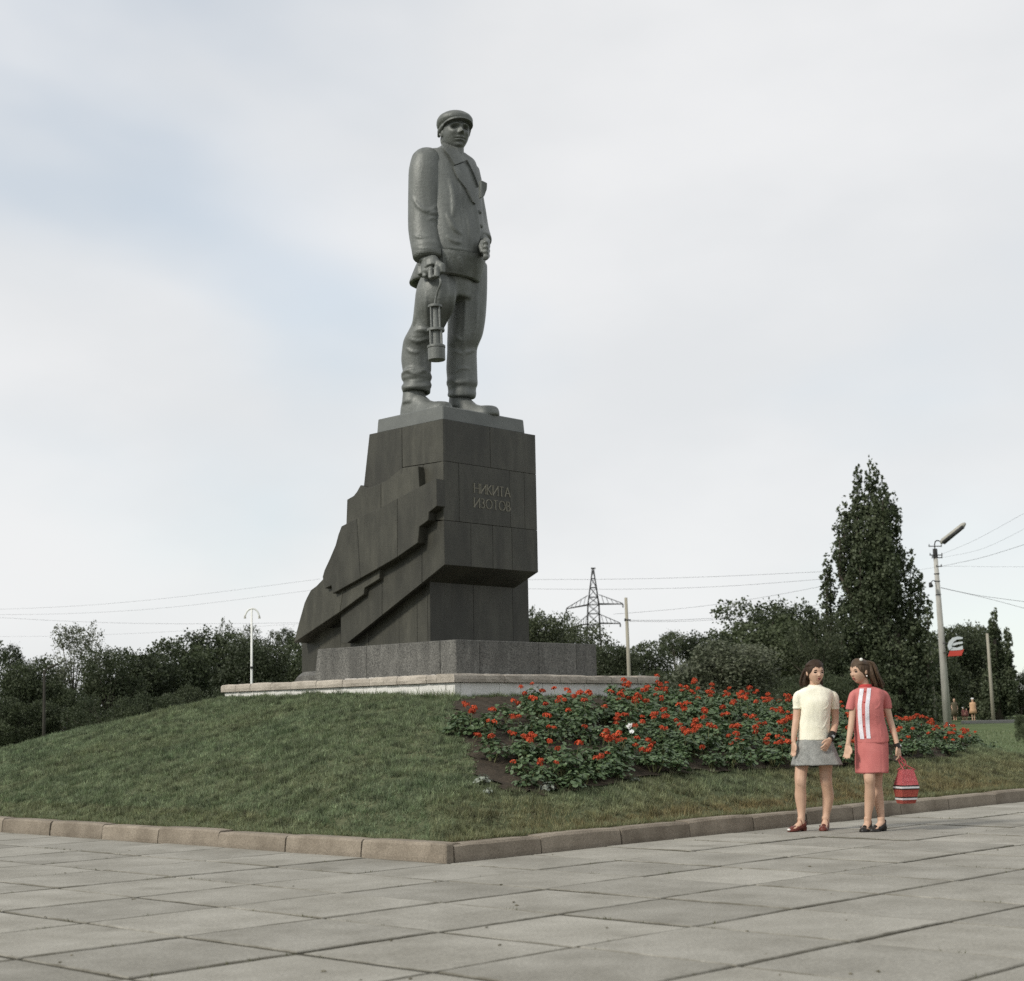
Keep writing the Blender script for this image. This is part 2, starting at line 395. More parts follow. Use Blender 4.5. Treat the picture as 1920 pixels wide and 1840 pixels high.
def bedv(i, j):
    if (i, j) not in gi:
        p, q = min(pr)+i*st2, min(qr)+j*st2
        gi[(i, j)] = len(bv); bv.append(P(p, q, mound_z(p, q)+.022+.02*pnoise(Vector((p*6, q*6, 0)))))
    return gi[(i, j)]
for i in range(int((max(pr)-min(pr))/st2)+1):
    for j in range(int((max(qr)-min(qr))/st2)+1):
        p, q = min(pr)+(i+.5)*st2, min(qr)+(j+.5)*st2
        if inside(p+.10*pnoise(Vector((p*3, q*3, 9))), q+.10*pnoise(Vector((p*3, q*3, 4))), bed_pq): bf.append((bedv(i, j), bedv(i, j+1), bedv(i+1, j+1), bedv(i+1, j)))
bb.add(bv, bf); tag(bb.build('flower_bed', m_soil, smooth=True), kind='structure')

# ================================================================== TERRACE (painted block wall under rough coping stones)
m_white = mat('whitewash', (.62, .61, .57), (.72, .71, .67), scale=4, rough=.9, bump=.4, bscale=30, fine=.1, fscale=40, streak=.0)
m_cope = mat('coping_stone', (.33, .295, .245), (.46, .415, .35), scale=5, rough=.9, bump=.7, bscale=40, rand=.08, fine=.18, fscale=60)
m_grout = mat('rough_mortar', (.45, .42, .37), (.6, .57, .52), scale=8, rough=1, bump=1, bscale=30)
ter = empty('terrace', P(TP, TQ, ZM), 'low whitewashed terrace wall capped with rough coping stones around the monument base', 'terrace')
CH = .105   # coping thickness
IN = .045   # wall set back under the coping
def TPt(a, b, z): return P(TP+a, TQ+b, z)
core = MB(); core.hexa([TPt(.2, .2, ZM-.5), TPt(LA_-.2, .2, ZM-.5), TPt(LA_-.2, LB_-.2, ZM-.5), TPt(.2, LB_-.2, ZM-.5)], [TPt(.2, .2, ZT-.012), TPt(LA_-.2, .2, ZT-.012), TPt(LA_-.2, LB_-.2, ZT-.012), TPt(.2, LB_-.2, ZT-.012)])
core.build('paved_floor', m_grout, ter)
def wall_blocks(d, e, L, cut, o):
    for a, c in zip(cut[:-1], cut[1:]):
        b = MB(); p0 = o+d*(a+.003)+e*(IN+rnd.uniform(0, .004)); b.box(p0+dZ*(ZM-.5), d*(c-a-.006), e*.16, dZ*(ZT-CH-ZM+.5-.004)); b.build('wall_block', m_white, ter, bevel=.006)
o0 = TPt(0, 0, 0)
def pxcuts(lst, d): return [along(x, T, d) for x in lst]
cB = pxcuts([868, 941.4, 1022, 1100, 1172], dB); wall_blocks(dB, dA, LB_, [IN]+cB+[LB_-IN], o0)
cA = pxcuts([780, 700, 620, 540, 470], dA); wall_blocks(dA, dB, LA_, [IN+.165]+cA+[LA_-IN], o0)
wall_blocks(dA, -dB, LA_, [IN+.165, 1.5, 3, LA_-IN-.165], TPt(0, LB_, 0)); wall_blocks(dB, -dA, LB_, [IN, 1.4, 2.8, LB_-IN], TPt(LA_, 0, 0))
def cope(d, e, cut, o, mitre0=True):
    for a, c in zip(cut[:-1], cut[1:]):
        n = 4; rings = []; dz = rnd.uniform(-.006, .006); dp = rnd.uniform(-.008, .006)
        for i in range(n+1):
            t = a+.004+(c-a-.008)*i/n; j = lambda s=.004: rnd.uniform(-s, s); q = o+d*t+e*dp
            er = .008 if i in (0, n) else 0
            rings.append([q+e*.33+dZ*(ZT-CH), q+e*.33+dZ*(ZT+dz), q+e*(.02+er+j())+dZ*(ZT+dz-er+j()), q+e*(.006+er*.5+j())+dZ*(ZT-.02+j()), q+e*(er*.5+j())+dZ*(ZT-CH*.6), q+e*(.006+er*.5+j())+dZ*(ZT-CH)])
        b = MB(); b.loft(rings); b.build('coping_stone', m_cope, ter)
cope(dB, dA, [0]+pxcuts([910, 947, 1001, 1051, 1100, 1147, 1195], dB)+[LB_], o0)
cope(dA, dB, [.332]+pxcuts([798.5, 744, 719, 692, 641, 592, 545, 507, 468, 441], dA)+[LA_], o0)
cope(dA, -dB, [.34, 1.3, 2.3, 3.3, LA_-.34], TPt(0, LB_, 0)); cope(dB, -dA, [.34, 1.3, 2.2, 3.2, LB_], TPt(LA_, 0, 0))
mt = MB(); r = random.Random(8)
for k in range(140):   # crumbled mortar along the coping's back edge, in front of the granite
    if r.random() < .6: c = TPt(.50, r.uniform(.6, 2.4), ZT+.006)
    else: c = TPt(r.uniform(.6, 2.6), .46, ZT+.006)
    s = r.uniform(.012, .035); mt.ellip(c, (s*1.6, s*1.6, s*.6), 6, 4)
mo = mt.build('crumbled_mortar', m_grout, ter); mo['kind'] = 'stuff'

# ================================================================== PEDESTAL
SB = .568      # granite base set back from the coping edge
BC = T+SB*dA+SB*dB
BT = on_y(854.7, 1199.3, BC[1]); ZB = float(BT[2])
BA, BL = along(594, BT, dA), along(1118, BT, dB)
def Q(a, b, z): return np.array([BT[0]+a*dA[0]+b*dB[0], BT[1]+a*dA[1]+b*dB[1], z])
def AB(x): d = np.asarray(x)-BT; return float(d@dA), float(d@dB)
m_gran = mat('speckled_granite', (.088, .086, .077), (.130, .127, .114), scale=5, rough=.65, bump=.15, bscale=90, rand=.06, fine=.75, fscale=62, spec=.4, streak=.25)
m_dark = mat('dark_stone', (.032, .031, .023), (.060, .058, .044), scale=3.2, rough=.50, bump=.15, bscale=60, rand=.22, fine=.25, fscale=80, spec=.4, streak=.10, stretch=(1, 1, .6))
m_cap = mat('bronze_plinth', (.105, .112, .105), (.135, .142, .132), scale=4, rough=.55, bump=.15, bscale=50, fine=.15, fscale=70, spec=.5)
m_gilt = mat('worn_letters', (.16, .15, .115), (.23, .215, .165), scale=14, rough=.5)
ped = empty('pedestal', Q(1.0, 1.0, ZT), 'tall dark stone pedestal shaped like split rock seams with carved lettering and speckled granite base', 'pedestal')

# --- granite base: slabs standing on the terrace
def panel(c0, d, L, e, th, z0, z1, m, name='stone_panel', taper=0., bev=.006, parent=None):
    b = MB(); b.hexa([c0+dZ*(z0-c0[2]), c0+d*L+dZ*(z0-c0[2]), c0+d*L+e*th+dZ*(z0-c0[2]), c0+e*th+dZ*(z0-c0[2])], [c0+dZ*(z1-c0[2]), c0+d*(L-taper)+dZ*(z1-c0[2]), c0+d*(L-taper)+e*th+dZ*(z1-c0[2]), c0+e*th+dZ*(z1-c0[2])])
    return b.build(name, m, parent or ped, bevel=bev)
gcA = [0]+[along(x, BT, dA) for x in (687,)]+[BA+.07]
gcB = [.0]+[along(x, BT, dB) for x in (899, 1010, 1080)]+[BL]
g = .004
for i, (a, c) in enumerate(zip(gcB[:-1], gcB[1:])): panel(Q(0, a+(0 if i == 0 else g), ZT), dB, c-a-(0 if i == 0 else g), dA, .30, ZT-.02, ZB, m_gran, 'granite_block')
for i, (a, c) in enumerate(zip(gcA[:-1], gcA[1:])): panel(Q(max(a, .304)+g, 0, ZT), dA, c-max(a, .304)-g, dB, .30, ZT-.02, ZB-(.0 if i == 0 else 0), m_gran, 'granite_block', taper=.0 if i == 0 else .09)
panel(Q(.306, .306, ZT), dA, BA-.5, dB, BL-.75, ZT-.02, ZB-.02, m_gran, 'granite_block')
# low rounded boulder-like stone at the tail
ta = along(557, Q(0, .1, ZT), dA)
b = MB(); n = 7; rings = []
for i in range(8):
    a = BA+.05+(ta-BA-.03)*i/7; h = (.17 if i < 5 else .17*math.sqrt(max(0.02, 1-((i-4)/3.05)**2)))
    rings.append([Q(a, .06, ZT-.02), Q(a, .05, ZT+h*.6), Q(a, .10, ZT+h*.95), Q(a, .5, ZT+h), Q(a, 1.6, ZT+h), Q(a, 1.65, ZT-.02)])
b.loft(rings); b.build('rounded_footing', m_gran, ped, smooth=False)

# --- dark stone masses; the left face carries the layered rock seams, each an own slab in its own plane
bM, bS0, bS1, bS2, bL = .258, .150, .115, .185, .42
def onL(x, y, b): return on_plane(x, y, Q(0, b, 0), dB)
aF = AB(onL(833.5, 1059, bM))[0]                     # front (lettered) face plane
aLow = AB(onL(806.9, 1202, bL))[0]
ZBOT = float(onL(833.5, 1059, bM)[2]); ZTOP = float(onL(831, 785.5, bM)[2])
bR = AB(on_plane(1006.8, 950, Q(aF, 0, 0), dA))[1]   # right edge of the upper block
aTL = AB(onL(692.5, 814.5, bM))[0]
bLR = AB(on_plane(992, 1150, Q(aLow, 0, 0), dA))[1]
zUnder = float(on_plane(972, 1104.7, Q(aLow, 0, 0), dA)[2])
def seam(px, b0, b1, name, bev=.006, minv=None):
    poly = [onL(x, y, b0) for x, y in px]
    mb = MB(); mb.prism(poly, dB*(b1-b0)); return mb.build(name, m_dark, ped, bevel=bev)
# core behind the cladding (joint dirt shows in the joints)
m_core = mat('joint_mortar', (.03, .028, .022), (.05, .047, .038), rough=1)
INS = .035
# lower block: core, front panels, left panels
aEnd = AB(onL(565.7, 1230, bL))[0]
low = MB()
lowpoly = [Q(aLow+INS, bL+INS, ZT-.01), Q(aLow+INS, bL+INS, ZBOT+.15), Q(1.9, bL+INS, ZBOT+.15), Q(aEnd-.25, bL+INS, ZB+.35), Q(aEnd-INS, bL+INS, ZB-.05), Q(aEnd-INS, bL+INS, ZT-.01)]
low.prism(lowpoly, dB*(bLR-bL-.06)); low.build('core', m_core, ped)
def front_panels(aF, b0, b1, rows, th=.05):
    for (z0, z1, cuts) in rows:
        cc = [b0]+cuts+[b1]
        for c, d in zip(cc[:-1], cc[1:]):
            jt = rnd.uniform(0, .0025)
            panel(Q(aF+jt, c+.0025, z0), dB, d-c-.005, dA, th, z0+.002, z1-.002, m_dark, bev=.003)
def bcol(x, aP): return AB(on_plane(x, 1000, Q(aP, 0, 0), dA))[1]
front_panels(aLow, bL, bLR, [(ZB-.03, ZBOT+.1, [bcol(886, aLow), bcol(959, aLow)])])
# left panels of the lower block (below the diagonal)
lc = [aLow+.052, AB(onL(782, 1180, bL))[0], AB(onL(748, 1190, bL))[0], AB(onL(690, 1190, bL))[0], AB(onL(638, 1200, bL))[0], AB(onL(598, 1200, bL))[0], aEnd]
for k, (a, c) in enumerate(zip(lc[:-1], lc[1:])):
    def ztop(a): return min(ZBOT+.12, max(ZB+.33, ZBOT+.25-(a-aLow)*.62))
    jt = rnd.uniform(0, .003); z0 = ZT-.01
    b = MB(); b.hexa([Q(a+.0025, bL+jt, z0), Q(c-.0025, bL+jt, z0), Q(c-.0025, bL+.05, z0), Q(a+.0025, bL+.05, z0)], [Q(a+.0025, bL+jt, ztop(a)), Q(c-.0025, bL+jt, ztop(c)), Q(c-.0025, bL+.05, ztop(c)), Q(a+.0025, bL+.05, ztop(a))]); b.build('stone_panel', m_dark, ped, bevel=.003)
# upper block core with its slanting underside
up = MB()
pf = [(831, 785.5), (692.5, 814.5), (682, 911), (655, 1010), (638.5, 1130), (639, 1206), (650.7, 1206), (833.5, 1059)]
pts = [onL(x, y, bM) for x, y in pf]
up.prism([p+dB*INS+dA*(INS if k in (0, 7) else (-INS if k in (1, 2, 3, 4, 5) else 0))+dZ*(-.004 if k in (0, 1) else (.03 if k in (6, 7) else 0)) for k, p in enumerate(pts)], dB*(bR-bM-2*INS)); up.build('core', m_core, ped)
# underside wedge between front face bottom and the lower block
us = MB(); us.hexa([Q(aF+.02, bM+.02, ZBOT+.05), Q(aF+.02, bR-.01, ZBOT+.05), Q(aLow+.2, bR-.01, ZBOT+.05), Q(aLow+.2, bM+.02, ZBOT+.05)], [Q(aF+.003, bM+.06, ZBOT+.003), Q(aF+.003, bR-.004, ZBOT+.003), Q(aLow+.2, bR-.004, zUnder-.07), Q(aLow+.2, bM+.20, zUnder-.07)]); us.build('underside_slab', m_dark, ped)
# upper front face: three courses of panels
zr1 = float(on_plane(833.4, 864.5, Q(aF, bM, 0), dA)[2]); zr2 = float(on_plane(833.4, 975.5, Q(aF, bM, 0), dA)[2])
front_panels(aF, bM, bR, [(zr1, ZTOP, [bcol(922, aF)]), (zr2, zr1, [bcol(862, aF), bcol(958, aF), bcol(985, aF)]), (ZBOT, zr2, [bcol(883, aF), bcol(924, aF), bcol(960, aF)])])
# right and back faces of the upper block
panel(Q(aF+.052, bR, ZBOT), dA, aTL-aF-.06, -dB, .05, ZBOT+.01, ZTOP-.002, m_dark)
# upper left face: panels cut from the diagonal outline, joints as read on the photograph
def lpan(px): 
    poly = [onL(x, y, bM) for x, y in px]; jt = rnd.uniform(0, .003); MB().prism([p+dB*jt for p in poly], dB*.05).build('stone_panel', m_dark, ped, bevel=.003)
G = .35
# panels behind start just inside the corner so that the front panels' ends show on the left face as a thin return
def fix(px): return [((x-.55) if x > 829 else x, y) for x, y in px]
lpan(fix([(831, 785.9), (753.5, 801.8), (754.5, 876.5), (831.5, 864.6)]))
lpan([(752.9, 801.9), (692.5, 814.5), (682, 911), (676, 935), (753.9, 905)])
lpan(fix([(831.6, 865.4), (793.8, 871.4), (793.8, 975), (832.4, 975)]))
lpan([(793.2, 871.5), (754.5, 877.5), (720, 905), (655, 1000), (700, 1000), (793.2, 975)])
lpan(fix([(832.4, 976), (791.3, 982), (791.3, 1093.2), (833.5, 1059.2)]))
lpan([(790.6, 978), (716.5, 1030), (716.5, 1153.2), (790.6, 1093.8)])
lpan([(715.8, 1032), (655, 1075), (638.5, 1130), (639, 1206), (650.7, 1206), (715.8, 1153.8)])
# the split rock seams, each slab standing in its own plane
S0a = [(783.8, 874.6), (754.4, 877.7), (754, 886.8), (735.8, 896.7), (714.5, 905.8), (714.5, 1000), (788.3, 960)]
S0b = [(714, 906), (710, 908), (699, 912.5), (688.7, 915), (682, 913), (675.8, 909.6), (669, 922), (662.8, 930), (650.6, 937), (648.4, 1000), (714, 1000)]
seam(S0a, bS0, bM+.02, 'rock_seam'); seam(S0b, bS0+.004, bR-.3, 'rock_seam')
S1a = [(818, 897.5), (799, 906.6), (757.9, 928), (745, 934.2), (745, 1044.5), (783, 1018), (786, 988), (802.4, 976), (804, 961), (818.9, 949)]
S1b = [(744.6, 934.4), (713, 953), (684, 965), (669, 972.5), (675.5, 1084.5), (714, 1062.8), (744.6, 1044.7)]
S1c = [(668.6, 972.7), (640, 987), (634, 1003), (629, 1022), (618, 1048), (608, 1069.6), (604.6, 1082), (606, 1092), (609, 1104), (621, 1098), (623.5, 1113.5), (675.1, 1084.8)]
seam(S1a, bS1, bM+.02, 'rock_seam'); seam(S1b, bS1+.003, bM+.02, 'rock_seam'); seam(S1c, bS1+.001, bR-.5, 'rock_seam')
S2a = [(604.6, 1087), (593, 1099), (582.5, 1106.8), (576, 1119), (571, 1129.8), (561, 1165), (550.6, 1205.5), (637, 1147.6), (650, 1060)]
S2b = [(650.3, 1060), (637.4, 1147.4), (681.7, 1114.7), (683, 1103), (711, 1085.5), (712, 1050), (690, 1040)]
seam(S2a, bS2, bR-.7, 'rock_seam'); seam(S2b, bS2+.003, bM+.02, 'rock_seam')

# --- carved name on the front face: letters built of strokes
CW, CHT = None, None
def stroke_word(word, x0, y0, x1, y1, hpx):
    """word set on the front face between picture points of its baseline ends"""
    A = on_plane(x0, y0, Q(aF, 0, 0), dA); B_ = on_plane(x1, y1, Q(aF, 0, 0), dA)
    zb = (A[2]+B_[2])/2; q0, q1 = AB(A)[1], AB(B_)[1]
    h = float(on_plane(x0, y0-hpx, Q(aF, 0, 0), dA)[2]-A[2])
    O = [[(.5+.5*math.sin(2*math.pi*k/16), .5+.5*math.cos(2*math.pi*k/16)) for k in range(17)]]
    GL = {'Н': ([[(0, 0), (0, 1)], [(1, 0), (1, 1)], [(0, .5), (1, .5)]], .62), 'И': ([[(0, 0), (0, 1)], [(1, 0), (1, 1)], [(0, .04), (1, .96)]], .66),
          'К': ([[(0, 0), (0, 1)], [(0, .5), (.9, 1)], [(.12, .55), (1, 0)]], .52), 'Т': ([[(.5, 0), (.5, 1)], [(0, 1), (1, 1)]], .52), 'А': ([[(0, 0), (.5, 1)], [(.5, 1), (1, 0)], [(.2, .36), (.8, .36)]], .66),
          'З': ([[(0, .92), (.3, 1), (.7, .97), (.9, .78), (.72, .57), (.4, .53)], [(.4, .53), (.8, .48), (1, .26), (.8, .04), (.4, 0), (0, .1)]], .42), 'О': (O, .78),
          'В': ([[(0, 0), (0, 1)], [(0, 1), (.55, .98), (.85, .78), (.6, .56), (0, .53)], [(0, .53), (.7, .5), (1, .27), (.7, .03), (0, 0)]], .46)}
    sp = .20; tot = sum(GL[c][1] for c in word)+sp*(len(word)-1); k = (q1-q0)/tot; x = 0
    for c in word:
        strokes, wd = GL[c]; mb = MB(); sw = h*.045
        for si, s in enumerate(strokes):
            for (ua, va), (ub, vb) in zip(s[:-1], s[1:]):
                a = np.array([(x+ua*wd)*k, va*h]); e = np.array([(x+ub*wd)*k, vb*h]); d = e-a; d /= np.linalg.norm(d); nrm = np.array([-d[1], d[0]])*sw*(1.3 if abs(d[1]) > .5 else .8); a = a-d*sw*.4; e = e+d*sw*.4
                pts = [Q(aF-.006-.0007*si, q0+p[0], zb+p[1]) for p in (a-nrm, e-nrm, e+nrm, a+nrm)]
                mb.prism(pts, dA*.010)
            if len(s) == 2 and s[0][0] == s[1][0]:      # small serifs on uprights
                for vv in (0, 1): pts = [Q(aF-.0075, q0+(x+s[0][0]*wd)*k+du*h*.11, zb+vv*h+dv*sw*.6) for du, dv in ((-1, -1), (1, -1), (1, 1), (-1, 1))]; mb.prism(pts, dA*.010)
        mb.build('letter', m_gilt, ped); x += wd+sp
stroke_word('НИКИТА', 889, 924, 956, 933, 17.5)
stroke_word('ИЗОТОВ', 889, 951, 956.5, 959.5, 17.5)

# --- bronze plinth under the statue
CS = .0
zc0 = ZTOP; aC = aF+.035; bC = bM+.035
capc = Q(aC, bC, 0); ZC = float(on_y(829.6, 759.5, capc[1])[2])
cLA = along(706.2, np.array([*capc[:2], ZC]), dA); cLB = along(984, np.array([*capc[:2], ZC]), dB)
b = MB(); b.hexa([Q(aC, bC, ZTOP), Q(aC+cLA, bC, ZTOP), Q(aC+cLA, bC+cLB, ZTOP), Q(aC, bC+cLB, ZTOP)], [Q(aC+.012, bC+.012, ZC), Q(aC+cLA-.012, bC+.012, ZC), Q(aC+cLA-.012, bC+cLB-.012, ZC), Q(aC+.012, bC+cLB-.012, ZC)])
b.build('bronze_plinth', m_cap, ped, bevel=.012)
b = MB(); b.hexa([Q(aF+.02, bM+.02, ZTOP-.02), Q(aTL-.02, bM+.02, ZTOP-.02), Q(aTL-.02, bR-.02, ZTOP-.02), Q(aF+.02, bR-.02, ZTOP-.02)], [Q(aF+.02, bM+.02, ZTOP-.003), Q(aTL-.02, bM+.02, ZTOP-.003), Q(aTL-.02, bR-.02, ZTOP-.003), Q(aF+.02, bR-.02, ZTOP-.003)]); b.build('top_slab', m_dark, ped)

# ================================================================== STATUE
m_bronze = mat('weathered_bronze', (.108, .115, .105), (.175, .183, .170), scale=1.6, rough=.50, bump=.30, bscale=26, fine=.14, fscale=55, spec=.5, metal=.2, streak=.10)
B0 = bC+cLB*.40
statue = empty('statue', Q(aC+.75, B0, ZC), 'giant bronze miner statue in jacket and cap, holding a lantern on a stone pedestal', 'statue')
SCL = 2928.33/float(Q(aC+.75, B0, 0)[1])*1.0
def SP(x, y, r=0.): return on_plane(x, y, Q(0, B0-r, 0), dB)     # r: metres to his right of the body's mid plane
FW = -dA; RT = -dB
def ring(c, sr, sf, n=32, e=2.0, tr=0., tf=0.):
    out = []
    for k in range(n):
        t = 2*math.pi*k/n; cx, sx = math.cos(t), math.sin(t)
        u = math.copysign(abs(cx)**(2/e), cx); v = math.copysign(abs(sx)**(2/e), sx)
        out.append(c+RT*sr*u+FW*sf*v+dZ*(tr*u+tf*v))
    return out
def srow(y, xl, xr, k, r=0., e=2.0, tr=0., tf=0., n=32):
    hw = (xr-xl)/2/SCL; sr = hw/math.sqrt(.69**2+(.72*k)**2) if e == 2 else hw/math.sqrt(.69**2+(.72*k)**2)*(1-.05*(e-2))
    return ring(SP((xl+xr)/2, y, r), sr, sr*k, n, e, tr, tf)
def blend(rows, sub=3):
    """Catmull-Rom between the rows so that the loft is smooth"""
    A = np.array(rows); out = []
    for i in range(len(A)-1):
        p0, p1, p2, p3 = A[max(0, i-1)], A[i], A[i+1], A[min(len(A)-1, i+2)]
        for s in range(sub):
            t = s/sub; out.append(.5*((2*p1)+(p2-p0)*t+(2*p0-5*p1+4*p2-p3)*t*t+(-p0+3*p1-3*p2+p3)*t**3))
    out.append(A[-1]); return out
def bvh_mesh(o):
    off = ORG[o]
    return BVHTree.FromPolygons([tuple(np.array(v.co)+off) for v in o.data.vertices], [tuple(p.vertices) for p in o.data.polygons])
def add_mesh(mb, o):
    off = ORG[o]; mb.add([np.array(v.co)+off for v in o.data.vertices], [tuple(p.vertices) for p in o.data.polygons])
def crease(mb, bvh, pts, r, sink=.45):
    """a rounded cloth fold lying half sunk in the body under the line read in the photograph"""
    P2 = blend([np.array([x, y, 0.]) for x, y in pts], 4); c = []
    for x, y, _ in P2:
        d = ray(x, y); h = bvh.ray_cast(Vector(CP), Vector(d/np.linalg.norm(d)))
        if h[0] is not None: c.append(np.array(h[0])-np.array(h[1])*r*sink)
    if len(c) > 3:
        n = len(c); mb.tube(c, [r*(.25+.75*math.sin(math.pi*(i+.3)/(n-.4))**.6) for i in range(n)], 8)
def refold(o, creases, vox, it):
    bv = bvh_mesh(o); mb = MB(); add_mesh(mb, o)
    for pts, r in creases: crease(mb, bv, pts, r)
    old = o.data; o.data = mb.mesh(old.name, old.materials[0], ORG[o]); bpy.data.meshes.remove(old); voxel(o, vox, it)

# --- trousers
tr_ = MB()
RL = [(508, 796, 848, .85, .24), (540, 782, 856, .95, .30), (575, 777, 852, 1.05, .31), (605, 773, 838, 1.05, .29), (622, 765, 829, 1.05, .30), (638, 757, 823, 1.02, .31), (656, 754, 814, 1.0, .31), (675, 752.5, 809, 1.0, .32), (694, 755, 808.5, 1.0, .32), (703, 756, 807, 1.0, .33), (710, 752.5, 809.5, 1.05, .33), (718, 757.5, 805.5, 1.0, .33), (727, 752.5, 808, 1.0, .33), (734, 756, 805, 1.0, .33)]
LL = [(495, 838, 914, .9, -.38), (540, 839, 914, .95, -.38), (590, 839, 911.5, 1.0, -.37), (626, 838.5, 906, 1.0, -.36), (645, 838, 898.5, 1.0, -.33), (659, 838, 894.5, 1.0, -.34), (690, 836.5, 895, 1.0, -.36), (710, 838, 895.5, 1.0, -.37), (722, 838, 896, 1.0, -.37), (730, 841, 892, 1.0, -.37), (739, 840, 893.5, 1.0, -.37), (748, 846, 891, 1.0, -.37)]
tr_.loft(blend([srow(*q, e=2.25) for q in RL])); tr_.loft(blend([srow(*q, e=2.25) for q in LL]))
tr_.loft(blend([srow(485, 802, 885, .75), srow(525, 798, 890, .75), srow(560, 812, 886, .55)]))     # seat
# folds over the boots, behind the knees and pulled across the thigh
def hoop(cx, y, hw, r, k, tilt, rad_, a0=0, a1=6.28):
    c = SP(cx, y, r); hwm = hw/SCL; sr = hwm/math.sqrt(.69**2+(.72*k)**2)
    return [c+RT*sr*math.cos(t)+FW*sr*k*math.sin(t)+dZ*tilt*math.sin(t+1) for t in np.linspace(a0, a1, 22)]
for cx, y, hw, r, tl, rr_ in ((781, 706, 26.5, .33, .06, .030), (781, 724, 25.5, .33, -.05, .034), (781, 735, 24, .33, .02, .026), (866, 720, 27.5, -.37, .05, .026), (866, 740, 24.5, -.37, -.04, .032), (866, 731, 25, -.37, .03, .022)):
    pts = hoop(cx, y, hw, r, 1., tl, rr_); tr_.tube(pts, rr_, 6)
trs = tr_.build('trousers', m_bronze, statue, remesh=.018, smoothit=1)
refold(trs, [([(772, 622), (790, 618), (812, 622), (828, 618)], .05), ([(764, 634), (782, 640), (800, 636), (818, 628)], .045), ([(852, 520), (850, 548), (846, 580), (836, 606)], .07), ([(797, 545), (800, 575), (803, 612)], .045), ([(826, 540), (822, 580), (814, 610)], .04),
    ([(757, 692), (772, 699), (790, 697), (806, 690)], .045), ([(760, 652), (772, 660), (788, 660)], .035), ([(872, 540), (873, 590), (870, 640), (868, 700)], .045), ([(893, 540), (893, 600), (884, 645)], .04), ([(842, 652), (860, 662), (880, 660), (893, 654)], .035), ([(846, 620), (858, 634), (872, 640)], .035), ([(842, 712), (860, 718), (880, 714)], .03), ([(772, 560), (778, 590), (776, 612)], .05), ([(806, 648), (802, 665), (796, 684)], .03), ([(850, 700), (866, 690), (884, 694)], .03), ([(762, 712), (775, 716), (792, 713), (804, 716)], .03)], .016, 2)

# --- boots
def boot(xh, xt, r, yb):
    h0, t0 = SP(xh, yb, r), SP(xt, yb-8, r)
    d = t0-h0; d[2] = 0; Lb = np.linalg.norm(d); d /= Lb; s = np.cross(d, dZ); h0 = np.array([h0[0], h0[1], ZC])
    b = MB(); rings = []
    for t, wd, hh, z in ((-.0, .03, .12, .03), (.03, .085, .24, 0), (.12, .145, .36, 0), (.26, .155, .40, 0), (.40, .15, .33, 0), (.54, .155, .22, 0), (.70, .175, .165, 0), (.84, .17, .15, 0), (.93, .135, .135, 0), (.985, .07, .10, .01)):
        c = h0+d*Lb*t; rings.append([c+s*wd*math.copysign(abs(math.cos(k))**.75, math.cos(k))+dZ*(z+(hh*max(0, math.sin(k))**.8 if math.sin(k) > 0 else -.02)) for k in np.linspace(0, 2*math.pi, 25)[:-1]])
    b.loft(rings)
    b.tube([h0+d*Lb*.25+dZ*.2, h0+d*Lb*.24+dZ*.46], [.18, .15], 16)
    sole = [h0+d*Lb*t+s*wd+dZ*.0 for t, wd in ((-.01, .06), (.1, .15), (.35, .15), (.7, .19), (.9, .16), (1.0, .05))]+[h0+d*Lb*t-s*wd for t, wd in ((1.0, .05), (.9, .16), (.7, .19), (.35, .15), (.1, .15), (-.01, .06))]
    b.prism(sole, dZ*.045)
    return b
boot(755.5, 843, .33, 768).build('boot', m_bronze, statue, remesh=.018, smoothit=3)
boot(842, 931, -.37, 776).build('boot', m_bronze, statue, remesh=.018, smoothit=3)

# --- jacket
jk = MB()
JR = [(279, 829, 873, 1., 0, 2, 0, -.09), (286, 816, 879, .75, 0, 2, 0, -.05), (296, 792, 891, .58, 0), (312, 793, 896, .58, 0), (340, 790, 902, .62, 0), (390, 791, 905, .72, 0), (440, 790, 910, .8, 0), (480, 787, 911, .84, 0), (486, 789, 909, .84, 0), (492, 784.5, 910, .85, 0), (512, 775, 905, .92, 0), (533, 766, 898, .98, 0)]
rows = [srow(*q) if len(q) > 5 else srow(*q, e=2.3) for q in JR]
inner = [srow(533, 774, 890, .98, e=2.3), srow(511, 782, 896, .92, e=2.3)]
rows = blend(rows)
jk.loft(rows+[np.array(x) for x in inner])
def path(pts): return [SP(*q) for q in pts]
# left sleeve, mostly behind the body
jk.tube(blend(path([(876, 312, -.34), (880, 330, -.42), (883, 356, -.46), (891, 400, -.52), (898, 432, -.46), (906, 452, -.30)])), list(np.interp(np.linspace(0, 5, 16), range(6), [.10, .155, .17, .165, .15, .13])), 24)
jacket = jk.build('jacket', m_bronze, statue, remesh=.017, smoothit=1)
refold(jacket, [([(842, 332), (849, 360), (851, 390), (848, 410)], .055), ([(836, 398), (845, 414), (853, 430), (870, 440)], .05), ([(836, 440), (850, 452), (868, 455)], .04), ([(829, 463), (850, 466), (872, 469), (893, 473)], .026),
    ([(893, 385), (896, 410), (898, 440), (895, 470)], .05), ([(893, 476), (890, 500), (887, 520)], .035), ([(858, 478), (862, 495), (861, 510)], .035), ([(838, 478), (842, 494), (844, 508)], .03), ([(875, 395), (880, 425), (880, 455)], .04), ([(772, 500), (776, 515), (774, 528)], .03)], .016, 1)
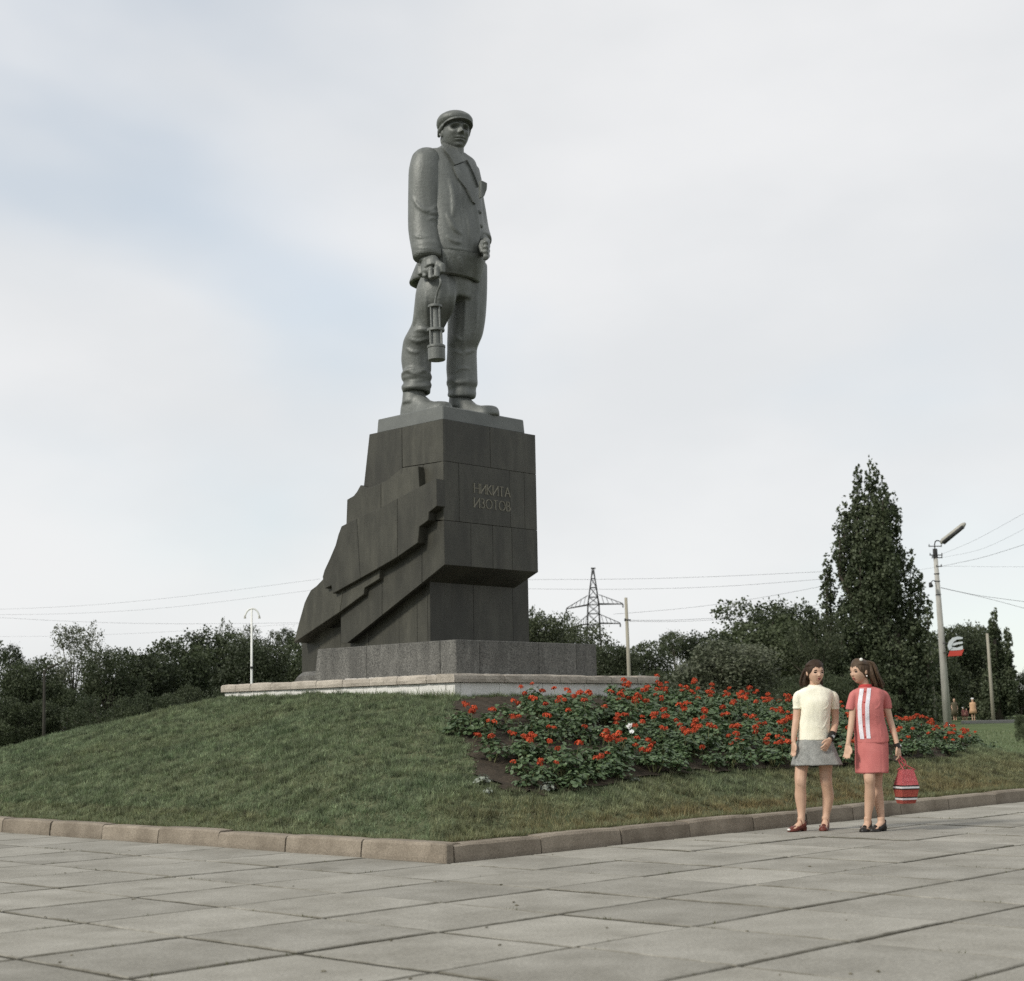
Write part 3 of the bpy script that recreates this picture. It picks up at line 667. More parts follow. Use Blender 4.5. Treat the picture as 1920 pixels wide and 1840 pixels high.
# right sleeve, a body of its own so that the armpit stays a sharp dark crease
sl = MB()
sl.tube(blend(path([(808, 287, .38), (800, 300, .43), (797, 322, .46), (796.5, 350, .47), (796, 390, .47), (796, 430, .49), (800, 466, .52)])), list(np.interp(np.linspace(0, 6, 19), range(7), [.12, .215, .236, .238, .238, .234, .218])), 28)
sl.tube(path([(800, 461, .515), (801, 466, .52), (802, 486, .53), (802, 484, .53), (802, 474, .525)]), [.205, .226, .208, .18, .17], 28)
sl.ellip(SP(801, 304, .42), (.222, .222, .208), 24, 16)
sleeve = sl.build('sleeve', m_bronze, statue, remesh=.016, smoothit=6)
refold(sleeve, [([(802, 402), (812, 399), (822, 400), (829, 403)], .05), ([(800, 414), (812, 409), (826, 411)], .032), ([(770, 365), (786, 388), (806, 396), (824, 380)], .045), ([(824, 330), (826, 350), (825, 375)], .035), ([(772, 440), (790, 446), (810, 442)], .03), ([(776, 464), (795, 466), (822, 463)], .018)], .016, 1)
def bvh_of(o):
    me = o.data; mw = o.matrix_world
    off = ORG[statue]
    return BVHTree.FromPolygons([tuple(np.array(v.co)+off) for v in me.vertices], [tuple(p.vertices) for p in me.polygons])
def relief(bvh, poly, th, name, parent, step=3., m=None, sink=.012):
    """a slab of real thickness laid over a curved body: outline read in the photograph, seated on the mesh along its normals"""
    bm = bmesh.new(); vs = [bm.verts.new((x, y, 0)) for x, y in poly]; bm.faces.new(vs)
    bmesh.ops.triangulate(bm, faces=bm.faces)
    for _ in range(6):
        es = [e for e in bm.edges if e.calc_length() > step]
        if not es: break
        bmesh.ops.subdivide_edges(bm, edges=es, cuts=1, use_grid_fill=False); bmesh.ops.triangulate(bm, faces=[f for f in bm.faces if len(f.verts) > 3])
    bm.verts.index_update(); top, bot = [], []; last = None
    for v in bm.verts:
        d = ray(v.co.x, v.co.y); d = d/np.linalg.norm(d); h = bvh.ray_cast(Vector(CP), Vector(d))
        if h[0] is None: top.append(None); bot.append(None); continue
        n = np.array(h[1]); X = np.array(h[0]); top.append(X+n*th); bot.append(X-n*sink)
    ok = [f for f in bm.faces if all(top[v.index] is not None for v in f.verts)]
    mb = MB(); n0 = len(bm.verts); allv = [t if t is not None else CP for t in top]+[t if t is not None else CP for t in bot]; fs = []; cnt = {}
    for f in ok:
        q = [v.index for v in f.verts]; fs.append(tuple(q)); fs.append(tuple(n0+i for i in q[::-1]))
        for a, c in zip(q, q[1:]+q[:1]): cnt[frozenset((a, c))] = cnt.get(frozenset((a, c)), [])+[(a, c)]
    for e in cnt.values():
        if len(e) == 1: a, c = e[0]; fs.append((c, a, n0+a, n0+c))
    used = sorted({i for f in fs for i in f}); mp = {k: i for i, k in enumerate(used)}
    mb.add([allv[k] for k in used], [tuple(mp[i] for i in f) for f in fs]); bm.free()
    o = mb.build(name, m or m_bronze, parent); bmx = bmesh.new(); bmx.from_mesh(o.data); bmesh.ops.recalc_face_normals(bmx, faces=bmx.faces); bmx.to_mesh(o.data); bmx.free(); return o
bj = bvh_of(jacket)
relief(bj, [(828, 274), (837, 272), (846, 279), (856, 287), (871.5, 301), (867, 305), (850, 312), (842, 298), (833, 285)], .045, 'collar', statue)
relief(bj, [(848, 314), (866, 307.5), (874, 318), (882, 340), (888, 366), (890, 384), (885, 380), (873, 356), (857, 335)], .028, 'lapel', statue)
relief(bj, [(873, 301), (884, 304), (895, 318), (899.5, 338), (895, 352), (888, 332), (880, 314)], .03, 'lapel', statue)
relief(bj, [(830, 467), (850, 469.5), (872, 472), (893, 475.5), (891.5, 500), (889, 521), (872, 515.5), (852, 511.5), (836, 510), (831, 490)], .032, 'waistband', statue, step=4.)
bs = bvh_of(sleeve)
relief(bs, [(775, 470), (788, 469), (800, 468), (812, 467), (824.5, 466), (825, 476), (824, 485), (812, 487.5), (800, 489), (788, 489.5), (779, 489), (776, 480)], .022, 'cuff', statue, step=4.)
#relief(bj, [(828, 464), (850, 467), (872, 469.5), (896, 472), (895, 477), (871, 475), (849, 472), (829, 469)], .014, 'seam', statue)
#relief(bj, [(893, 384), (898, 384), (903, 420), (904, 458), (899, 466), (898, 425)], .02, 'front_placket', statue)
for x, y in ((899.5, 398), (902, 424), (902, 448)):
    h = bj.ray_cast(Vector(CP), Vector(ray(x, y)).normalized())
    if h[0] is not None: MB().ellip(np.array(h[0]), (.032, .032, .032), 10, 8).build('button', m_bronze, statue, smooth=True)
# chest pocket flap standing off the silhouette
pfl = [SP(897, 340, .02), SP(909.5, 346, -.10), SP(909, 357, -.10), SP(904, 371, -.08), SP(897, 374, .02)]
MB().prism(pfl, (FW+.3*RT)*.07).build('pocket_flap', m_bronze, statue, bevel=.01)

# --- hands
def hand_right():
    b = MB(); wv = lambda x, y, r: SP(x, y, r)
    b.tube([wv(803, 478, .53), wv(804, 492, .54)], [.13, .14], 16)
    b.tube([wv(804, 486, .54), wv(807, 497, .57), wv(808, 506, .58)], [(.13, .10), (.165, .12), (.17, .12)], 16, upv=(FW+RT*.2))
    for i, (x0, y0, x1, y1, x2, y2) in enumerate(((787, 503, 788, 513, 794, 518), (797, 505, 797, 517, 801, 521), (808, 506, 808, 520, 811, 522), (819, 504, 819, 516, 818, 520))):
        b.tube([wv(x0, y0-4, .60), wv(x0, y0, .64), wv(x1, y1, .66), wv(x2, y2, .58)], [.036, .046, .044, .036], 10)
        b.ellip(wv(x0, y0, .645), (.043, .043, .043), 10, 8)
    b.ellip(wv(806, 508, .60), (.12, .08, .075), 14, 10)
    b.tube([wv(820, 492, .58), wv(829, 499, .58), wv(830, 508, .58), wv(822, 514, .58)], [.04, .052, .046, .032], 10)
    return b
hand_right().build('hand', m_bronze, statue, remesh=.012, smoothit=2)
b = MB(); b.ellip(SP(907, 466, -.22), (.09, .09, .12), 14, 10); b.tube(path([(903, 446, -.3), (907, 462, -.24)]), [.1, .1], 12)
for i in range(4): b.tube(path([(906+i*.6, 450+i*9, -.22), (914-.3*i, 453+i*9, -.17), (910, 457+i*9, -.05)]), [.045, .047, .042], 10)
b.tube(path([(905, 452, -.14), (902, 462, -.08), (904, 474, -.05)]), [.035, .042, .03], 8)
b.build('hand', m_bronze, statue, remesh=.014, smoothit=2)

# --- head
def make_head(Hh, nt_=120, nz_=110, jaw=.26, fem=0., amp=1., brow=1.):
    """head in units of its own height: x to its left, y forward, z up; returns vertices and faces"""
    vs, fs = [], []; G = lambda x, s: math.exp(-(x/s)**2)
    for j in range(nz_+1):
        ph = -math.pi/2+math.pi*j/nz_
        for i in range(nt_):
            th = 2*math.pi*i/nt_
            ex = 2.25; cz, sz = math.cos(ph), math.sin(ph)
            cx, sx = math.sin(th), math.cos(th)
            f = lambda v, e: math.copysign(abs(v)**(2/e), v)
            x = .335*f(cz, 2.3)*f(cx, ex); y = .40*f(cz, 2.3)*f(sx, ex); z = .5*f(sz, 2.1)
            t = max(0, -z-.02)/.48
            x *= 1-jaw*t**1.5
            if y < 0: z = z*(1-.18*t); y *= 1-.30*t
            else: y = y*(1-.04*t)
            if sx > 0:
                w = sx**.5*cz**.3; ax = abs(x)
                nose = (.105-.015*fem)*G(x, .047)*(min(1, max(0, (.05-z)/.19))**1.2 if z > -.14 else max(0, 1-(-.14-z)/.035))
                nose += .035*G(ax-.045, .03)*G(z+.145, .03)
                d = nose+(.030-.018*fem)*brow*G(ax-.12, .10)*G(z-.07, .035)-.058*brow*G(ax-.14, .075)*G(z-.002, .045)+(.030 if brow == 1 else .012)*G(ax-.14, .05)*G(z+.0, .026)
                d += .022*G(ax-.2, .08)*G(z+.12, .08)+.024*G(x, .10)*G(z+.245, .02)+.024*G(x, .085)*G(z+.30, .022)-.030*G(x, .12)*G(z+.272, .012)-.018*G(x, .1)*G(z+.345, .025)+.040*G(x, .1)*G(z+.425, .055)
                y += d*w*amp
            vs.append(np.array([x, y, z])*Hh)
    for j in range(nz_):
        for i in range(nt_):
            k = (i+1) % nt_; fs.append((j*nt_+i, (j+1)*nt_+i, (j+1)*nt_+k, j*nt_+k))
    return np.array(vs), fs
def frame(yaw_fwd, up=(0, 0, 1), pitch=0.):
    f = np.array([yaw_fwd[0], yaw_fwd[1], 0]); f /= np.linalg.norm(f); l = np.cross(dZ, f)
    u = dZ*math.cos(pitch)-f*math.sin(pitch); f = f*math.cos(pitch)+dZ*math.sin(pitch)
    return np.array([l, f, u])     # rows: left, forward, up
HC = SP(853.5, 248.5, .02); HF = frame((.40, -.92)); HS = .585
def hp(x, y, z): return HC+(np.array([x, y, z])*HS)@HF
hv, hf = make_head(HS, jaw=.15, amp=1.5, brow=1.7)
b = MB(); b.add(HC+hv@HF, hf)
for s in (1, -1):       # ears
    b.ellip(hp(s*.325, -.05, -.03), (.035*HS*1.2, .075*HS, .115*HS), 12, 10, m=HF)
    b.tube([hp(s*.345, -.09, .06), hp(s*.37, -.13, .02), hp(s*.36, -.11, -.08), hp(s*.335, -.05, -.13)], .018*HS*1.4, 8)
b.tube(path([(853, 312, 0), (854, 290, .02), (854, 266, .02)]), [.155, .122, .125], 20)
b.ellip(hp(0, -.28, -.12), (.29*HS, .17*HS, .30*HS), 16, 12, m=HF)     # hair at the nape
b.build('head', m_bronze, statue, remesh=.0075, smoothit=0)
# cap: soft crown, band and curved peak
cb = MB(); rings = []
for zz, wx, fy, by in ((.10, .345, .37, .43), (.15, .36, .385, .46), (.19, .40, .42, .50), (.25, .425, .45, .52), (.32, .42, .45, .50), (.385, .38, .40, .44), (.44, .30, .31, .34), (.485, .18, .18, .20), (.50, .02, .02, .02)):
    rings.append([hp(1.06*wx*math.sin(t), (fy if math.cos(t) > 0 else by*1.04)*math.cos(t)-.01, zz-.16*max(0, -math.cos(t))*(1-zz/.53)+(.03*math.cos(t)*(zz/.5) if math.cos(t) > 0 else 0)) for t in np.linspace(0, 2*math.pi, 41)[:-1]])
cb.loft([np.array(q) for q in rings])
for s in (1, -1): cb.tube([hp(s*.36, .10, .10), hp(s*.375, -.10, .02), hp(s*.33, -.28, -.06)], [.035*HS, .06*HS, .04*HS], 10)
cb.build('cap', m_bronze, statue, remesh=.010, smoothit=2)
pk = MB(); inn, out_, in2, out2 = [], [], [], []
tt = np.linspace(-1.35, 1.35, 25)
for t in tt:
    e = math.cos(t/1.35*math.pi/2)**.7*.155+.012
    zz = lambda y: .085+.25*y
    x0, y0 = .35*math.sin(t), .375*math.cos(t); x1, y1 = (.35+e)*math.sin(t), (.375+e)*math.cos(t)
    inn.append(hp(x0*.94, y0*.94, zz(y0)+.03)); out_.append(hp(x1, y1, zz(y1)-.005)); in2.append(hp(x0*.94, y0*.94, zz(y0)-.02)); out2.append(hp(x1, y1, zz(y1)-.045))
n = len(tt); vs_ = inn+out_+out2+in2; fs_ = []
for i in range(n-1):
    for a, c in ((0, 1), (1, 2), (2, 3), (3, 0)): fs_.append((a*n+i, a*n+i+1, c*n+i+1, c*n+i))
fs_ += [(0, n, 2*n, 3*n), (n-1, 4*n-1, 3*n-1, 2*n-1)]
pk.add(vs_, fs_); o = pk.build('cap_peak', m_bronze, statue); bm = bmesh.new(); bm.from_mesh(o.data); bmesh.ops.recalc_face_normals(bm, faces=bm.faces); bm.to_mesh(o.data); bm.free()

# --- miner's lantern in the right hand
lr = .62
lanA, lanB = SP(819, 676, lr), SP(815.5, 572, lr)
ax_ = (lanB-lanA); LL_ = np.linalg.norm(ax_); ax_ /= LL_
def lt(t): return lanA+ax_*LL_*t
lant = empty('lantern', lt(0)); lant.parent = statue; lant.location = [float(c) for c in lt(0)-ORG[statue]]
u1 = np.cross(ax_, np.array([1., 0, 0])); u1 /= np.linalg.norm(u1); u2 = np.cross(ax_, u1)
def disk(t0, t1, r0, r1=None, n=20): r1 = r1 or r0; return MB().loft([[lt(t)+(u1*math.cos(k)+u2*math.sin(k))*r for k in np.linspace(0, 2*math.pi, n+1)[:-1]] for t, r in ((t0, r0), (t1, r1))])
def px(v): return v/SCL
disk(0, .215, px(16), px(16.2)).build('fuel_tank', m_bronze, lant, bevel=.006)
disk(.215, .265, px(16.8)).build('collar_ring', m_bronze, lant, bevel=.006); disk(.255, .53, px(10)).build('glass', m_bronze, lant)
disk(.515, .565, px(16.5)).build('collar_ring', m_bronze, lant, bevel=.006); disk(.56, .96, px(8.5), px(7.5)).build('chimney', m_bronze, lant)
disk(.945, .995, px(13.5)).build('lantern_cap', m_bronze, lant, bevel=.006); disk(.99, 1.03, px(5), px(2)).build('lantern_knob', m_bronze, lant)
for k in range(4):
    d = u1*math.cos(k*math.pi/2+.80)+u2*math.sin(k*math.pi/2+.80)
    MB().tube([lt(.25)+d*px(14.2), lt(.53)+d*px(14.2)], .014, 8).build('guard_rod', m_bronze, lant)
    if k % 2 == 0 or True: MB().tube([lt(.55)+d*px(11), lt(.96)+d*px(11)], .012, 8).build('guard_rod', m_bronze, lant)
MB().tube(blend([lt(1.02), SP(817.5, 558, lr), SP(821, 545, lr), SP(826, 532, lr), SP(825, 522, lr), SP(819, 516, lr), SP(806, 513, lr), SP(795, 513, lr)]), .017, 8).build('lantern_handle', m_bronze, lant)

# ================================================================== TWO GIRLS ON THE PAVEMENT
m_skin = mat('skin', (.50, .315, .215), (.61, .40, .285), scale=9, rough=.55, bump=.05, bscale=120, spec=.35)
m_skin2 = mat('skin_fair', (.50, .32, .22), (.58, .38, .27), scale=9, rough=.55, spec=.35)
m_hair = mat('brown_hair', (.020, .012, .008), (.060, .036, .022), scale=30, rough=.6, spec=.2, stretch=(6, 6, .8), bump=.3, bscale=90)
m_hair2 = mat('chestnut_hair', (.030, .019, .011), (.115, .075, .045), scale=30, rough=.55, spec=.25, stretch=(6, 6, .8), bump=.3, bscale=90)
m_cream = mat('cream_knit', (.82, .79, .63), (.88, .855, .71), scale=8, rough=.95, bump=.3, bscale=140, fine=.05, fscale=160)
m_tweed = mat('grey_tweed', (.21, .213, .20), (.32, .322, .30), scale=18, rough=.95, bump=.3, bscale=160, fine=.35, fscale=130)
m_pink = mat('coral_cloth', (.48, .145, .135), (.55, .185, .170), scale=7, rough=.9, bump=.2, bscale=120, fine=.06, fscale=140)
m_redcol = mat('red_cloth', (.42, .045, .045), (.50, .07, .06), scale=9, rough=.9)
m_wht = mat('white_braid', (.66, .63, .68), (.80, .77, .80), scale=40, rough=.9, bump=.3, bscale=120)
m_blk = mat('black_leather', (.012, .011, .010), (.028, .024, .02), scale=8, rough=.4)
m_redsh = mat('red_leather', (.10, .026, .018), (.15, .04, .028), scale=8, rough=.4)
m_eye = mat('dark_eye', (.012, .008, .007), rough=.3)
m_lip = mat('lips', (.36, .11, .095), rough=.5)
m_brow = mat('eyebrow', (.045, .026, .018), rough=.9)
m_pearl = mat('white_plastic', (.78, .76, .70), rough=.3)
m_steel = mat('steel', (.5, .5, .5), rough=.25, metal=.9)
m_bagp = mat('bag_pink_weave', (.36, .055, .06), (.52, .14, .145), scale=60, rough=.8, bump=.8, bscale=90, fine=.35, fscale=110)
m_bagr = mat('bag_red_weave', (.28, .045, .038), (.38, .095, .065), scale=45, rough=.8, bump=.8, bscale=90, stretch=(3, 3, .3), fine=.25, fscale=100)
m_bagw = mat('bag_white_band', (.50, .50, .50), (.68, .68, .68), scale=50, rough=.8)

class Fig:
    def __init__(s, x, y, name, label, group=None, cat='person'):
        s.g = on_z(x, y); s.Y = float(s.g[1]); s.k = FPX/float(RB[2]@(s.g+np.array([0, 0, .8])-CP))
        s.root = empty(name, s.g, label, cat, group)
    def __call__(s, x, y, v=0.): return on_y(x, y, s.Y-v)
    def w(s, px): return px/s.k
    def row(s, y, xl, xr, d, v=0., n=40, wave=None, e=2.2, tilt=0.):
        c = s((xl+xr)/2, y, v); hw = s.w((xr-xl)/2); out = []
        for i in range(n):
            t = 2*math.pi*i/n; m = 1+(wave(t) if wave else 0)
            u = math.copysign(abs(math.cos(t))**(2/e), math.cos(t)); q = math.copysign(abs(math.sin(t))**(2/e), math.sin(t))
            out.append(c+np.array([hw*u*m, d*q*m, tilt*q]))
        return np.array(out)
    def tube(s, mb, pts, n=16):
        """pts: x, y, v, half width in pixels"""
        P2 = blend([np.array([*s(x, y, v), s.w(r)]) for x, y, v, r in pts], 3)
        mb.tube([q[:3] for q in P2], [q[3] for q in P2], n)
    def palm_hand(s, mb, wr, dirv, side, L_=.165, curl=.3, spread=.16):
        """wrist point, direction of the fingers, thumb side (unit vector)"""
        wr = np.asarray(wr, float); d = np.asarray(dirv, float); d /= np.linalg.norm(d); t = np.asarray(side, float); t = t-(t@d)*d; t /= np.linalg.norm(t); nrm = np.cross(d, t)
        mb.tube([wr-d*.02, wr+d*.02, wr+d*.055, wr+d*.085], [(.022, .018), (.030, .016), (.036, .015), (.033, .012)], 14, upv=t)
        for i, ln in enumerate((.068, .076, .071, .056)):
            o = wr+d*.080+t*(.027-.018*i); dd = d+t*spread*(1.5-i)*.5; dd /= np.linalg.norm(dd)
            p1 = o+dd*ln*.45+nrm*curl*.01; p2 = p1+(dd*(1-curl*.35)+nrm*curl)*ln*.33; p3 = p2+(dd*(1-curl*.9)+nrm*curl*1.2)*ln*.28
            mb.tube([o-dd*.02, p1, p2, p3], [.0092, .0088, .008, .0062], 8)
        o = wr+d*.025+t*.024
        mb.tube([o, o+d*.03+t*.02+nrm*.006, o+d*.055+t*.026+nrm*.014, o+d*.075+t*.022+nrm*.02], [.013, .0115, .0095, .007], 8)

def rumple(o, a1=.0065, a2=.0025):
    # soft uneven hang of thin cloth
    me = o.data
    for v, n in zip(me.vertices, [tuple(q.vector) for q in me.vertex_normals]):
        c = v.co; d = a1*pnoise(Vector((c.x*9, c.y*9, c.z*5.5)))+a2*pnoise(Vector((c.x*26, c.y*26, c.z*15+7))); v.co = c+Vector(n)*d
    me.update()
def cloth(mb, name, m, fig, vox=.006, it=2, creases=()):
    o = mb.build(name, m, fig.root, remesh=vox, smoothit=it)
    if creases: refold(o, creases, vox, it)
    rumple(o); return o
def face_parts(fig, hpf, HF, HSz, mouth_open=False):
    for s_ in (1, -1):
        MB().ellip(hpf(s_*.145, .330, .0), (.085*HSz, .040*HSz, .040*HSz), 12, 8, m=HF).build('eye', m_eye, fig.root, smooth=True)  # oversized dark ellipsoid: the eye plus the socket's shade, put into its colour
        MB().tube([hpf(s_*.07, .372, .072), hpf(s_*.14, .372, .095), hpf(s_*.215, .335, .078)], [.016*HSz, .024*HSz, .012*HSz], 6).build('eyebrow', m_brow, fig.root, smooth=True)
    b = MB(); b.ellip(hpf(0, .362, -.248), (.080*HSz, .030*HSz, .017*HSz), 12, 8, m=HF); b.ellip(hpf(0, .358, -.302), (.070*HSz, .030*HSz, .020*HSz), 12, 8, m=HF); b.build('lips', m_lip, fig.root, smooth=True)
    if mouth_open: MB().ellip(hpf(0, .372, -.276), (.065*HSz, .03*HSz, .017*HSz), 12, 8, m=HF).build('open_mouth', m_eye, fig.root, smooth=True)
def foot_and_shoe(fig, body, A, d, msh, heel, strap, name='shoe', toe_m=None):
    """A: ankle point on the ground; d: direction the toe points"""
    A = np.array([A[0], A[1], 0.]); d = np.array([d[0], d[1], 0.]); d /= np.linalg.norm(d); s = np.cross(dZ, d); h0 = A-d*.055
    Lf = .235
    def ring_(t, wd, zlo, zhi, n=16): return [h0+d*Lf*t+s*wd*math.cos(k)+dZ*((zlo+zhi)/2+(zhi-zlo)/2*math.sin(k)) for k in np.linspace(0, 2*math.pi, n+1)[:-1]]
    hz = lambda t: .012+heel*(1-min(1, t/.62))**1.2
    body.loft([ring_(t, wd, hz(t), hz(t)+hh) for t, wd, hh in ((.03, .022, .05), (.12, .032, .075), (.25, .033, .085), (.42, .033, .066), (.6, .038, .045), (.78, .040, .034), (.93, .030, .026), (.985, .014, .016))])
    body.tube([A+dZ*(hz(.23)+.03), A+dZ*(hz(.23)+.10)], [.034, .034], 14)
    b = MB()
    sole = [(0.0, .018), (.08, .033), (.3, .031), (.55, .038), (.75, .043), (.92, .034), (1.01, .012)]
    top = [h0+d*Lf*t+s*w_+dZ*hz(t) for t, w_ in sole]; top2 = [h0+d*Lf*t-s*w_+dZ*hz(t) for t, w_ in sole]
    vs = []; fs = []
    for p, q in zip(top, top2): vs += [p, q, p-dZ*.009, q-dZ*.009]
    for i in range(len(sole)-1):
        o = 4*i; n_ = 4*(i+1); fs += [(o, n_, n_+1, o+1), (o+2, o+3, n_+3, n_+2), (o, o+2, n_+2, n_), (o+1, n_+1, n_+3, o+3)]
    fs += [(0, 1, 3, 2), (n_, n_+2, n_+3, n_+1)]; b.add(vs, fs)
    if heel > .01: b.hexa([h0+d*.004+s*.022, h0+d*.004-s*.022, h0+d*.045-s*.022, h0+d*.045+s*.022], [h0-d*.0+s*.028+dZ*(heel+.006), h0-d*.0-s*.028+dZ*(heel+.006), h0+d*.055-s*.028+dZ*(heel+.004), h0+d*.055+s*.028+dZ*(heel+.004)])
    b.build('sole', msh, fig.root)
    up_ = MB()
    # toe box
    def arc(t, wd, hh, lip=0): return [h0+d*Lf*t+s*wd*math.cos(k)+dZ*(hz(t)-.004+hh*max(0, math.sin(k))) for k in np.linspace(-.15, math.pi+.15, 15)]
    rows = [arc(.60, .043, .050), arc(.70, .046, .046), arc(.82, .044, .040), (arc(.93, .036, .034)), arc(.99, .022, .024), arc(1.015, .006, .010)]
    n = len(rows[0]); vv = [p for r in rows for p in r]; up_.add(vv, [(i*n+j, i*n+j+1, (i+1)*n+j+1, (i+1)*n+j) for i in range(len(rows)-1) for j in range(n-1)]+[tuple(range((len(rows)-1)*n, len(rows)*n))])
    # sides and heel counter: a wall round the back
    ts = [.66, .5, .34, .18, .06]; wl = [(t, {.66: .044, .5: .039, .34: .036, .18: .037, .06: .031}[t]) for t in ts]
    loop = [h0+d*Lf*t+s*w_ for t, w_ in wl]+[h0-d*.006+s*.016, h0-d*.006-s*.016]+[h0+d*Lf*t-s*w_ for t, w_ in wl[::-1]]
    tt_ = [w_[0] for w_ in wl]+[0, 0]+[w_[0] for w_ in wl[::-1]]; hh_ = [.040, .034, .036, .046, .054, .060, .060, .054, .046, .036, .034, .040]
    lo_ = [p+dZ*(hz(t)-.004) for p, t in zip(loop, tt_)]; hi_ = [p+dZ*(hz(t)+h) for p, t, h in zip(loop, tt_, hh_)]
    m_ = len(loop); up_.add(lo_+hi_, [(i, i+1, m_+i+1, m_+i) for i in range(m_-1)])
    o = up_.build('upper', msh, fig.root, smooth=True)
    md = o.modifiers.new('t', 'SOLIDIFY'); md.thickness = .003
    if strap: MB().tube([h0+d*Lf*.30+s*.037+dZ*(hz(.3)+.03), h0+d*Lf*.33+s*.022+dZ*(hz(.3)+.080), h0+d*Lf*.34+dZ*(hz(.3)+.092), h0+d*Lf*.33-s*.022+dZ*(hz(.3)+.080), h0+d*Lf*.30-s*.037+dZ*(hz(.3)+.03)], [(.007, .003)]*5, 8).build('ankle_strap', msh, fig.root)
    if toe_m: MB().ellip(h0+d*Lf*.965+dZ*.022, (.020, .026, .012), 10, 6).build('toe_cap', toe_m, fig.root, smooth=True)
    else: MB().tube([h0+d*Lf*.66+s*.018+dZ*.056, h0+d*Lf*.65+dZ*.060, h0+d*Lf*.66-s*.018+dZ*.056], [.004, .007, .004], 6).build('bow', msh, fig.root)

# ---------------------------------------------------------------- girl in the cream jumper
F1 = Fig(1527, 1558, 'person', 'teenage girl in cream short sleeved jumper, grey tweed skirt and red strapped shoes')
H1 = F1(1528, 1261.5, .02); HF1 = frame((.30, -.95)); HS1 = .232
def hp1(x, y, z): return H1+(np.array([x, y, z])*HS1)@HF1
sk = MB(); hv, hf = make_head(HS1, fem=1., jaw=.30); sk.add(H1+hv@HF1, hf)
for s_ in (1, -1): sk.ellip(hp1(s_*.355, -.05, -.03), (.035*HS1, .07*HS1, .11*HS1), 10, 8, m=HF1)
F1.tube(sk, [(1528, 1273, -.01, 9.5), (1527.5, 1283, -.015, 9.2), (1527, 1291, -.02, 10), (1527, 1297, -.02, 18)])
sk.loft([F1.row(1294, 1503, 1552, .07, -.02), F1.row(1305, 1500, 1556, .09, -.02), F1.row(1345, 1506, 1549, .085, -.02), F1.row(1380, 1503, 1551, .09, -.02), F1.row(1410, 1500, 1556, .10, -.02), F1.row(1422, 1503, 1552, .09, -.02)])
# arms
F1.tube(sk, [(1502, 1303, -.01, 5), (1495, 1318, -.01, 7.0), (1494.5, 1330, -.01, 7.2), (1492.5, 1350, -.0, 6.3), (1490, 1368, .02, 6.0), (1488.3, 1382, .04, 5.0), (1488, 1392, .05, 4.3)])
F1.palm_hand(sk, F1(1488, 1391, .05), (-.02, -.05, -1), (.45, -.85, 0), curl=.35)
F1.tube(sk, [(1557, 1303, -.02, 5), (1564.5, 1318, -.04, 7.2), (1565.5, 1334, -.05, 7.4), (1566, 1352, -.04, 6.6), (1564, 1366, .02, 6.4), (1560.5, 1378, .09, 5.3), (1557, 1386, .13, 4.5)])
F1.palm_hand(sk, F1(1557, 1385.5, .13), (-.52, -.30, -.75), (-.7, -.5, .3), curl=.45)
# legs
F1.tube(sk, [(1509, 1405, -.03, 12.5), (1506, 1422, -.03, 12.3), (1503, 1440, -.0, 11.9), (1501, 1456, .03, 11.2), (1501, 1466, .035, 10.8), (1501, 1478, .02, 10.2), (1501, 1492, .0, 11.0), (1502, 1508, -.01, 9.6), (1502.5, 1524, -.01, 7.2), (1502.5, 1536, .0, 6.4), (1502.5, 1546, .0, 6.6)])
F1.tube(sk, [(1547, 1405, -.05, 14), (1548, 1425, -.06, 14), (1548, 1440, -.06, 12.8), (1548.3, 1456, -.05, 11.6), (1549, 1466, -.04, 11.2), (1551, 1478, -.06, 10.4), (1552.5, 1492, -.09, 11.0), (1551.5, 1508, -.1, 9.6), (1549.5, 1524, -.1, 7.3), (1548.5, 1536, -.09, 6.5), (1548.3, 1546, -.09, 6.6)])
for x, y, v in ((1500.5, 1465, .085), (1548.5, 1465, .01)): sk.ellip(F1(x, y, v-.008), (.040, .015, .05), 12, 8)
foot_and_shoe(F1, sk, F1(1502.5, 1557, 0), (-.80, -.60), m_redsh, .028, True, toe_m=m_pearl)
foot_and_shoe(F1, sk, F1(1548.3, 1557, -.09), (-.36, -.93), m_redsh, .028, True)
sk.build('body', m_skin, F1.root, remesh=.0052, smoothit=2)
face_parts(F1, hp1, HF1, HS1, True)
# jumper
jp = MB()
jp.loft(blend([F1.row(1283.5, 1517, 1539, .072, -.01, tilt=.012), F1.row(1287, 1514, 1542, .080, -.012, tilt=.01), F1.row(1290.5, 1505, 1551, .092, -.015), F1.row(1296, 1496, 1560, .105, -.02), F1.row(1306, 1496, 1561, .122, -.02), F1.row(1318, 1499, 1558, .135, -.01), F1.row(1335, 1500, 1557, .132, -.01), F1.row(1355, 1498, 1556.5, .125, -.015), F1.row(1375, 1496, 1556, .132, -.02), F1.row(1388.5, 1495, 1556, .138, -.02)]))
F1.tube(jp, [(1506, 1297, -.01, 4.5), (1498, 1303.5, -.01, 8.6), (1494.8, 1312, -.01, 8.6), (1494.6, 1322, -.01, 8.2), (1494.8, 1328.5, -.01, 7.6)])
F1.tube(jp, [(1552, 1297, -.02, 4.5), (1560.5, 1303.5, -.025, 8.6), (1564, 1312, -.035, 9.0), (1565, 1322, -.045, 8.8), (1565.2, 1329, -.05, 8.3)])
